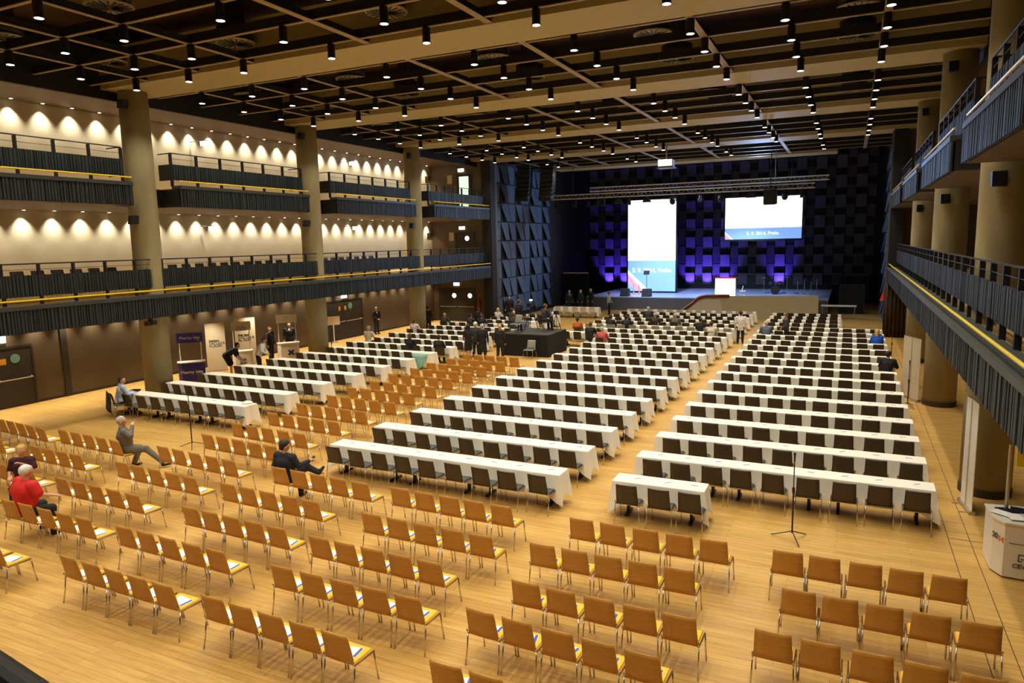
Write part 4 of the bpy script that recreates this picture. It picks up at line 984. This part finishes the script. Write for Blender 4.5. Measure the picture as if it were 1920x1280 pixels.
def person(label, x, y, face, pose='stand', top='black', bottom='black', hair='dark', h=.022, z=0, arms='down', head=(0, 0), skirt=False, short=False, shirt=None, bald=False, female=False, lean=0, legs=None, group=None, coat=False, scale=1.0, hands=None, turn=0, longhair=False, fat=1.0):
    t = thing('person', label, 'person', (x, y, z), face, group)
    if scale != 1: t.scale = (scale,)*3
    cl = math.cos; sn = math.sin
    if pose == 'stand': pel = V(0, 0, .93)
    elif pose == 'sit': pel = V(0, .04, .545)
    else: pel = V(0, -.18, .95)
    ln = {'stand': .02, 'sit': .02, 'bend': 1.1}.get(pose, .0)+lean
    up = V(0, sn(ln), cl(ln)); fw = V(0, cl(ln), -sn(ln))
    rt = V(cl(turn), sn(turn), 0)
    sw = (.175 if female else .205)*(1+(fat-1)*.6)
    waist = pel+up*.18; chest = pel+up*.36; neck = pel+up*.53+fw*.0; shl = chest+up*.12
    hy, hp = head                                   # head yaw (left +) and downward pitch
    ln2 = min(ln, .5)*.6; nu = V(0, sn(ln2), cl(ln2))
    skull = neck+nu*.17+V(0, .01, 0)
    hf = V(-sn(hy)*cl(hp), cl(hy)*cl(hp), -sn(hp)); hu = V(-sn(hy)*sn(hp), cl(hy)*sn(hp), cl(hp)); hr = np.cross(hf, hu)
    sh = [shl-rt*sw, shl+rt*sw]
    hipw = .10; hips = [pel+V(-hipw, 0, -.02), pel+V(hipw, 0, -.02)]
    if legs is None:
        if pose == 'sit': legs = [((-.12, .40, .50), (-.13, .42, .09)), ((.12, .40, .50), (.13, .44, .09))]
        else: legs = [((-.11, .02, .50), (-.13, -.01, .09)), ((.11, .03, .50), (.12, .03, .09))]
    kn_ = [V(*legs[0][0]), V(*legs[1][0])]; an = [V(*legs[0][1]), V(*legs[1][1])]
    if isinstance(arms, str):
        if arms == 'down': A = [(sh[0]+V(-.06, -.02, -.28), sh[0]+V(-.07, .04, -.53)), (sh[1]+V(.06, -.02, -.28), sh[1]+V(.07, .04, -.53))]
        elif arms == 'table': A = [(sh[0]+V(-.08, .12, -.24), sh[0]+V(.06, .36, -.26)), (sh[1]+V(.08, .12, -.24), sh[1]+V(-.06, .36, -.26))]
        elif arms == 'front': A = [(sh[0]+V(-.06, .02, -.27), sh[0]+V(.13, .20, -.40)), (sh[1]+V(.06, .02, -.27), sh[1]+V(-.13, .20, -.40))]
        elif arms == 'reach': A = [(sh[0]+V(-.02, .05, -.27), sh[0]+V(.03, .22, -.46)), (sh[1]+V(.02, .05, -.27), sh[1]+V(-.03, .22, -.46))]
    else: A = [(V(*arms[0][0]), V(*arms[0][1])), (V(*arms[1][0]), V(*arms[1][1]))]
    body = [(pel-V(.06, 0, 0), pel+V(.06, 0, 0), .10, .10), (pel, waist, .115, .105), (waist, chest, .11, .125), (chest-rt*.06, chest+rt*.06, .11, .11), (sh[0]*.9+shl*.1, sh[1]*.9+shl*.1, .062, .062), (chest, neck, .10, .055), (neck, skull, .052, .055)]
    # head: skull, jaw, nose, ears
    body += [(skull+hu*.03-hf*.02, skull+hu*.03+hf*.02, .092, .088), (skull-hu*.03+hf*.03, skull-hu*.065+hf*.055, .062, .04), (skull+hf*.098+hu*.012, skull+hf*.112-hu*.02, .010, .016)]
    ears = [(skull+hr*s*.088, skull+hr*s*.09-hu*.03, .018, .013) for s in (-1, 1)]
    lips = [(skull+hf*.094-hu*.048-hr*.018, skull+hf*.094-hu*.048+hr*.018, .009, .009)]
    body += ears+lips
    fine = h < .016
    sub = [(skull+hf*.104+hu*.018+hr*s*.034, skull+hf*.104+hu*.018+hr*s*.036, .011, .011) for s in (-1, 1)] if fine else []
    for s in (0, 1):
        e, wv = A[s]; d = wv-e; d = d/np.linalg.norm(d)
        body += [(sh[s], e, .052, .042), (e, wv, .042, .028)]
        # palm, four bent fingers and a thumb from the side of the palm
        side = np.cross(d, V(0, 0, 1)); side = side/(np.linalg.norm(side)+1e-6); nrm = np.cross(side, d)
        if nrm[2] > 0: nrm = -nrm
        pc = wv+d*.085
        body += [(wv+d*.02-side*.012, pc-side*.022, .022, .017), (wv+d*.02+side*.012, pc+side*.022, .022, .017)]
        for q, (o_, l_) in enumerate(((-.030, .062), (-.010, .072), (.011, .068), (.030, .052))):
            a = pc+side*o_; b_ = a+d*l_*.55+nrm*.010; c_ = b_+d*l_*.35+nrm*.028
            body += [(a, b_, .010, .0088), (b_, c_, .0088, .0075)]
        sg = 1 if (side@rt)*(1 if s == 0 else -1) > 0 else -1
        th0 = wv+d*.03+side*sg*.026; th1 = th0+d*.035+side*sg*.028; body += [(th0, th1, .013, .010), (th1, th1+d*.03+nrm*.008, .010, .0085)]
        body += [(hips[s], kn_[s], .078, .052), (kn_[s], an[s], .050, .034), (an[s], an[s]+V(0, .12, -.05), .036, .03)]
    surf_obj('body', body, h, SKIN, t, .018, sub)
    cm_ = C_(top); g = .013
    topp = [(pel-rt*.07+up*.02, pel+rt*.07+up*.02, .125*min(fat, 1.1), .125*min(fat, 1.1)), (pel+up*.06, waist, .13*fat, .135*fat), (waist-rt*.05*fat, chest-rt*.085*fat, .128*fat, .132*fat), (waist+rt*.05*fat, chest+rt*.085*fat, .128*fat, .132*fat), (waist, chest, .135*fat, .14*fat), (sh[0], sh[1], .086, .086), (chest, neck-up*.03, .135*fat, .078)]
    if pose != 'sit' and (coat or not female): topp += [(pel-V(.07, 0, .0), pel-V(.08, 0, .13), .115, .112), (pel+V(.07, 0, 0), pel+V(.08, 0, -.13), .115, .112)]
    if coat == 'long': topp += [(pel-V(.07, 0, .1), pel-V(.09, 0, .42), .115, .13), (pel+V(.07, 0, -.1), pel+V(.09, 0, -.42), .115, .13)]
    for s in (0, 1):
        e, wv = A[s]
        if short: topp += [(sh[s], sh[s]+(e-sh[s])*.8, .080*fat, .074*fat)]
        else: topp += [(sh[s], e, .080, .064), (e, wv-(wv-e)*.06, .064, .046)]
    surf_obj('jacket' if not short else 'shirt', topp, h, cm_, t, .03)
    if shirt:
        surf_obj('collar', [(neck-up*.03-rt*.03, neck-up*.03+rt*.03, .062, .062), (chest+fw*.085+up*.12, chest+fw*.10, .05, .035)], h, C_(shirt), t, .02)
    bm_ = C_(bottom)
    if skirt:
        bp = [(pel-V(.05, 0, 0), pel+V(.05, 0, 0), .122, .122)]
        for s in (0, 1):
            mid = hips[s]+(kn_[s]-hips[s])*.85; bp.append((hips[s], mid, .115, .12))
        surf_obj('skirt', bp, h, bm_, t, .05)
    else:
        bp = [(pel-V(.05, 0, 0), pel+V(.05, 0, 0), .116, .116)]
        for s in (0, 1):
            bp += [(hips[s], kn_[s], .108, .080), (kn_[s], an[s]+(kn_[s]-an[s])*.06, .078, .062)]
        surf_obj('trousers', bp, h, bm_, t, .03)
    for s in (0, 1):
        fd = V(0, 1, 0) if legs is None or abs(an[s][2]-.09) < .05 else V(0, .8, .5)
        a = an[s]+V(0, -.02, -.045) if an[s][2] < .16 else an[s]
        tip = a+fd*.17+V(0, 0, .0)
        surf_obj('shoe', [(a, tip, .045, .034), (a+V(0, 0, .02), a+V(0, 0, .05), .045, .042)], h, C_('black'), t, .02)
    if not bald:
        hp_ = [(skull+hu*.05-hf*.035-hr*.015, skull+hu*.05-hf*.035+hr*.015, .092, .092), (skull+hu*.075+hf*.02, skull+hu*.08-hf*.01, .068, .075), (skull-hf*.05-hu*.0, skull-hf*.045-hu*.045, .072, .055)]
        if longhair: hp_ += [(skull-hf*.05, skull-hf*.06-hu*.16, .08, .06), (skull-hr*.07-hf*.02, skull-hr*.07-hu*.12-hf*.02, .04, .035), (skull+hr*.07-hf*.02, skull+hr*.07-hu*.12-hf*.02, .04, .035)]
        surf_obj('hair', hp_, h, H_(hair), t, .03)
    if fine:
        for s in (-1, 1):
            c_ = skull+hf*.094+hu*.018+hr*s*.034
            obj('eye', MB().lathe([(.004, -.009), (.010, -.003), (.010, .003), (.004, .009)], tuple(c_), 10), C_('white'), t)
    return t, A
# the five nearest figures, modelled finer
SD = .012
t, A = person('seated man in dark suit seen from behind, looking at a phone, legs crossed', -11.22, 11.60, -.05, 'sit', 'navy', 'navy', 'dark', SD, head=(-.45, .35), lean=-.10, shirt='paleblue', coat=True, fat=1.12, scale=1.03,
       arms=(((-.27, -.06, .80), (-.24, .10, .60)), ((.30, .08, .82), (.34, .36, .86))), legs=[((-.02, .40, .50), (.02, .38, .09)), ((.22, .40, .70), (.46, .52, .56))])
w_ = A[1][1]
o = obj('phone', MB().obox((0, 0, 0), (.035, 0, 0), (0, .05, .05), (0, -.004, .004)), M['black'], None, (-11.22+.36, 11.60+.49, .90)); tag(o, 'black phone held by the seated man in the dark suit', 'phone')
person('grey-haired man in grey suit lounging sideways on the oak chair, leg stretched out', -16.90, 11.80, -.55, 'sit', 'greysuit', 'greysuit', 'grey', SD, head=(-.5, -.12), lean=-.12, coat=True, fat=1.2, scale=1.03,
       arms=(((-.30, -.10, .78), (-.16, .10, .60)), ((.34, .12, .92), (.10, .20, 1.12))), legs=[((-.16, .34, .46), (-.12, .18, .10)), ((.20, .45, .50), (.42, .80, .12))])
person('white-haired heavy man in red short-sleeved shirt seen from behind', -14.78, 8.02, -.12, 'sit', 'red', 'black', 'white', SD, head=(-.25, .1), lean=.10, short=True, scale=1.06, fat=1.4,
       arms=(((-.30, .0, .82), (-.20, .22, .72)), ((.34, .14, .86), (.42, .34, .80))), legs=[((-.16, .40, .50), (-.18, .36, .09)), ((.26, .38, .50), (.34, .34, .09))])
person('woman in dark maroon top with short grey-blond hair, hand at her mouth', -16.75, 9.2, math.pi+.75, 'sit', 'maroon', 'black', 'blond', SD, head=(.1, .25), lean=-.05, short=True, female=True,
       arms=(((-.25, .10, .84), (-.06, .24, 1.00)), ((.27, .0, .80), (.20, .26, .74))))
person('man in pale blue shirt at the front left table, jacket over the chair', -22.55, 15.75, -.45, 'sit', 'paleblue', 'black', 'dark', SD, head=(-.5, .05), lean=.06, arms='table', fat=1.15)
put_chair('conference_chair', 'g', -22.5, 15.7, -.45, 'dark chair under the man in pale blue shirt, black jacket over it', 'chair', None)
jk = MB(); n = 11; vs_ = []
for j in range(6):
    for i in range(n):
        u = i/(n-1)*2-1; z = .90-j*.13; w2 = .30+.03*j*(1 if abs(u) > .6 else .5)
        vs_.append((u*w2, -.315-.03*math.cos(u*1.4)-.012*math.sin(u*9+j)-.006*j, z))
jk.add(vs_, [(j*n+i, j*n+i+1, (j+1)*n+i+1, (j+1)*n+i) for j in range(5) for i in range(n-1)])
o = obj('jacket', jk, C_('black'), None, (-22.5, 15.7, 0), -.45, True); o.modifiers.new('t', 'SOLIDIFY').thickness = .03
tag(o, 'black jacket hanging over the back of the front left chair', 'jacket')
# everyone further away
PP = [
 ('man in dark suit standing with folded hands by the dark double door', -27.2, 36.9, -1.9, 'stand', dict(top='black', shirt='white', hair='bald', bald=True, arms='front')),
 ('dark-haired man in black suit and blue tie standing beside the third left column', -25.0, 38.5, -2.6, 'stand', dict(top='black', shirt='paleblue', arms='front')),
 ('man in black suit standing with his back turned beside the third left column', -24.0, 38.0, .1, 'stand', dict(top='black')),
 ('young man in dark suit standing behind the white counter with blue logo', -26.3, 28.1, -2.5, 'stand', dict(top='black', shirt='white', arms='down')),
 ('man in dark suit standing sideways beside the white counter with blue logo', -25.9, 26.3, -1.4, 'stand', dict(top='black', hair='brown')),
 ('man in white shirt leaning forward over a left table, hand at his face', -23.75, 23.35, -1.0, 'stand', dict(top='white', hair='brown', fat=1.15, lean=.45, arms='front', head=(0, .5))),
 ('woman in short black dress bending down beside the white counter', -24.85, 22.75, -.95, 'bend', dict(top='black', skirt=True, female=True, hair='dark', short=True, arms='reach')),
 ('woman in sleeveless black dress with dark hair standing by the table ends', -16.65, 29.95, 1.2, 'stand', dict(top='black', skirt=True, female=True, short=True, longhair=True, arms='front')),
 ('white-haired person partly hidden behind the one in the long black coat', -16.75, 30.9, .1, 'stand', dict(top='darkgrey', hair='white')),
 ('person in long black coat standing by the platform', -16.0, 30.2, .1, 'stand', dict(top='black', coat='long', hair='grey')),
 ('fair-haired woman in black with a bag, closest to the black platform', -15.05, 30.2, .1, 'stand', dict(top='black', hair='blond', female=True, coat=True)),
 ('man in white shirt and black trousers walking in the main aisle', -5.1, 39.2, .1, 'stand', dict(top='white', bottom='black', hair='dark')),
 ('man in grey suit standing over a right block table', -2.75, 38.5, 1.7, 'stand', dict(top='darkgrey', hair='brown', head=(0, .4), arms='front')),
 ('person in grey standing behind the cream banner on the right', 2.35, 29.9, 1.3, 'stand', dict(top='steelblue', bottom='black', hair='grey')),
 ('man in dark suit left in the group near the stage steps', -20.2, 53.2, -2.4, 'stand', dict(top='black', shirt='white', hair='brown')),
 ('fair-haired woman in the middle of the group near the stage steps', -19.3, 53.4, 2.8, 'stand', dict(top='navy', hair='blond', female=True, longhair=True)),
 ('bald man in dark suit at the right of the group near the stage steps', -18.5, 53.6, 2.5, 'stand', dict(top='black', bald=True, hair='bald', scale=1.06)),
 ('man in pale shirt standing with hands on hips before the stage', -16.4, 51.7, -1.2, 'stand', dict(top='paleteal', bottom='black', hair='brown', arms='front')),
 ('camera operator in dark grey T-shirt sitting on the platform', -14.1, 33.4, -.5, 'sit', dict(top='darkgrey', short=True, hair='brown', z=1.12, arms='table', lean=.1)),
 ('person standing behind the video camera at the back of the platform', -15.3, 33.0, -.4, 'stand', dict(top='black', hair='brown', z=1.12, scale=.92)),
 ('man in grey suit standing left behind the black platform', -17.2, 36.3, .1, 'stand', dict(top='darkgrey', hair='brown', scale=.95)),
 ('person in dark blue with reddish face seen left behind the platform', -16.3, 36.0, 1.0, 'sit', dict(top='steelblue', hair='brown', arms='table', z=.15)),
 ('tall dark figure before the blue tile wall', -21.9, 45.6, -2.7, 'stand', dict(top='black', hair='brown', scale=1.05)),
]
for lab, x, y, f, ps, kw in PP: person(lab, x, y, f, ps, h=.026, **kw)
SS = [
 ('man in cream shirt at the left end of a left table row, bag behind', -23.15, 30.55, dict(top='cream', hair='grey')),
 ('man in pinkish white shirt seated at the left end of a table row', -22.6, 34.15, dict(top='pinkwhite', hair='brown')),
 ('red-haired woman in black seated in the left block, coat on her chair', -19.2, 28.55, dict(top='black', hair='brown', female=True, longhair=True)),
 ('woman in black seated at the right end of a left block row', -17.5, 28.5, dict(top='black', hair='dark', female=True)),
 ('bald man in grey suit seated at the far left table', -22.75, 37.85, dict(top='darkgrey', bald=True, hair='bald')),
 ('person in dark grey seated in the far left rows, leaning', -20.9, 37.8, dict(top='darkgrey', hair='dark')),
 ('person in dark jacket seated right of the leaning one in the far left rows', -20.1, 37.8, dict(top='navy', hair='brown')),
 ('blond woman in white seated in the far left rows', -20.9, 41.6, dict(top='white', hair='blond', female=True, longhair=True)),
 ('person with brown hair seated behind the table right of the blond woman', -19.9, 41.7, dict(top='darkgrey', hair='brown')),
 ('white-haired man in black jacket seated in the far left rows', -18.9, 40.0, dict(top='black', hair='white')),
 ('dark figure seated farthest left near the far double door', -22.3, 41.4, dict(top='black', hair='dark')),
 ('woman in orange shawl seated in the far centre rows', -13.7, 37.3, dict(top='orange', hair='dark', female=True)),
 ('man in black jacket seated next to the man in pink', -12.25, 35.3, dict(top='black', hair='brown')),
 ('man in pink shirt seated near the platform', -11.05, 33.6, dict(top='pink', hair='grey')),
 ('man in black suit seated right of the woman in orange', -12.35, 39.1, dict(top='black', hair='dark')),
 ('dark-haired man in navy suit seated right of the man in black suit', -11.4, 39.1, dict(top='navy', hair='dark')),
 ('man in dark grey suit seated in a distant centre row', -11.5, 44.5, dict(top='darkgrey', hair='grey')),
 ('man in greenish dark jacket seated in front of the distant one', -10.2, 40.9, dict(top='darkgrey', hair='grey')),
 ('man in grey jacket seated right of the one in greenish dark jacket', -9.0, 40.9, dict(top='greysuit', hair='grey')),
 ('woman in black seated in the far centre rows beside the man in cream', -7.2, 38.9, dict(top='black', hair='dark', female=True)),
 ('man in cream shirt bent over the table in the far centre rows', -6.3, 37.1, dict(top='cream', hair='dark')),
 ('bald man in steel blue jacket seated at the aisle end of the right block', -3.7, 38.2, dict(top='steelblue', hair='grey')),
 ('fair-haired woman in bright blue seated at the right end of a far row', 1.35, 36.0, dict(top='blue', hair='blond', female=True, longhair=True)),
 ('man in black suit seated at the right end of the right block', 1.45, 29.3, dict(top='black', hair='dark', shirt='white', head=(-.5, .3))),
]
for lab, x, y, kw in SS:
    kw.setdefault('head', (random.uniform(-.4, .4), random.uniform(0, .3)))
    person(lab, x, y, random.uniform(-.25, .25), 'sit', h=.026, arms='table', lean=.12, **kw)
put_chair('conference_chair', 'g', -14.1, 33.35, -.5, 'chair on the black platform under the camera operator', 'chair', None, z=1.12)
put_chair('conference_chair', 'l', -15.2, 32.4, 2.9, 'empty chair on the front left of the black platform', 'chair', None, z=1.12)
# video camera on a tripod on the platform
t = thing('video_camera', 'black video camera with a white light on a tripod on the platform', 'video camera', (-14.9, 33.6, 1.12))
for k in range(3):
    a = 2.1*k; obj('tripod_leg', MB().tube([(0, 0, 1.15), (.45*math.cos(a), .45*math.sin(a), 0)], .022, 8), M['black'], t)
obj('camera_body', MB().box(-.09, .09, -.28, .22, 1.2, 1.42), M['black'], t); obj('lens_hood', MB().tube([(0, .22, 1.32), (0, .42, 1.32)], [.06, .08], 14), M['black'], t)
obj('camera_light', MB().box(-.07, .07, .0, .06, 1.5, 1.58), M['litglass'], t); obj('pan_handle', MB().tube([(0, -.1, 1.18), (.15, -.5, 1.0)], .012, 6), M['black'], t)
t = thing('video_camera', 'smaller camera on a pole beside the operator, blue lit display', 'video camera', (-13.6, 33.9, 1.12))
for k in range(3):
    a = 2.1*k+1; obj('tripod_leg', MB().tube([(0, 0, .8), (.3*math.cos(a), .3*math.sin(a), 0)], .018, 8), M['black'], t)
obj('camera_body', MB().box(-.08, .08, -.16, .16, .82, .98), M['black'], t); obj('display', MB().box(-.2, -.09, -.14, -.12, .85, .95), M['scr_blue'], t)
# rear balcony handrail crossing the lower left corner, close to the camera
rd = Vector((.346, -.0463, 0)).normalized(); rc = Vector((-1.30, .6507, 4.95))
o = obj('rear_handrail', MB().tube([rc-rd*.9, rc+rd*1.6], .032, 14).tube([rc+rd*1.5, rc+rd*1.5-Vector((0, 0, .9))], .025, 10), M['black']); tag(o, 'dark out-of-focus handrail end in the lower left corner of the view', 'handrail')
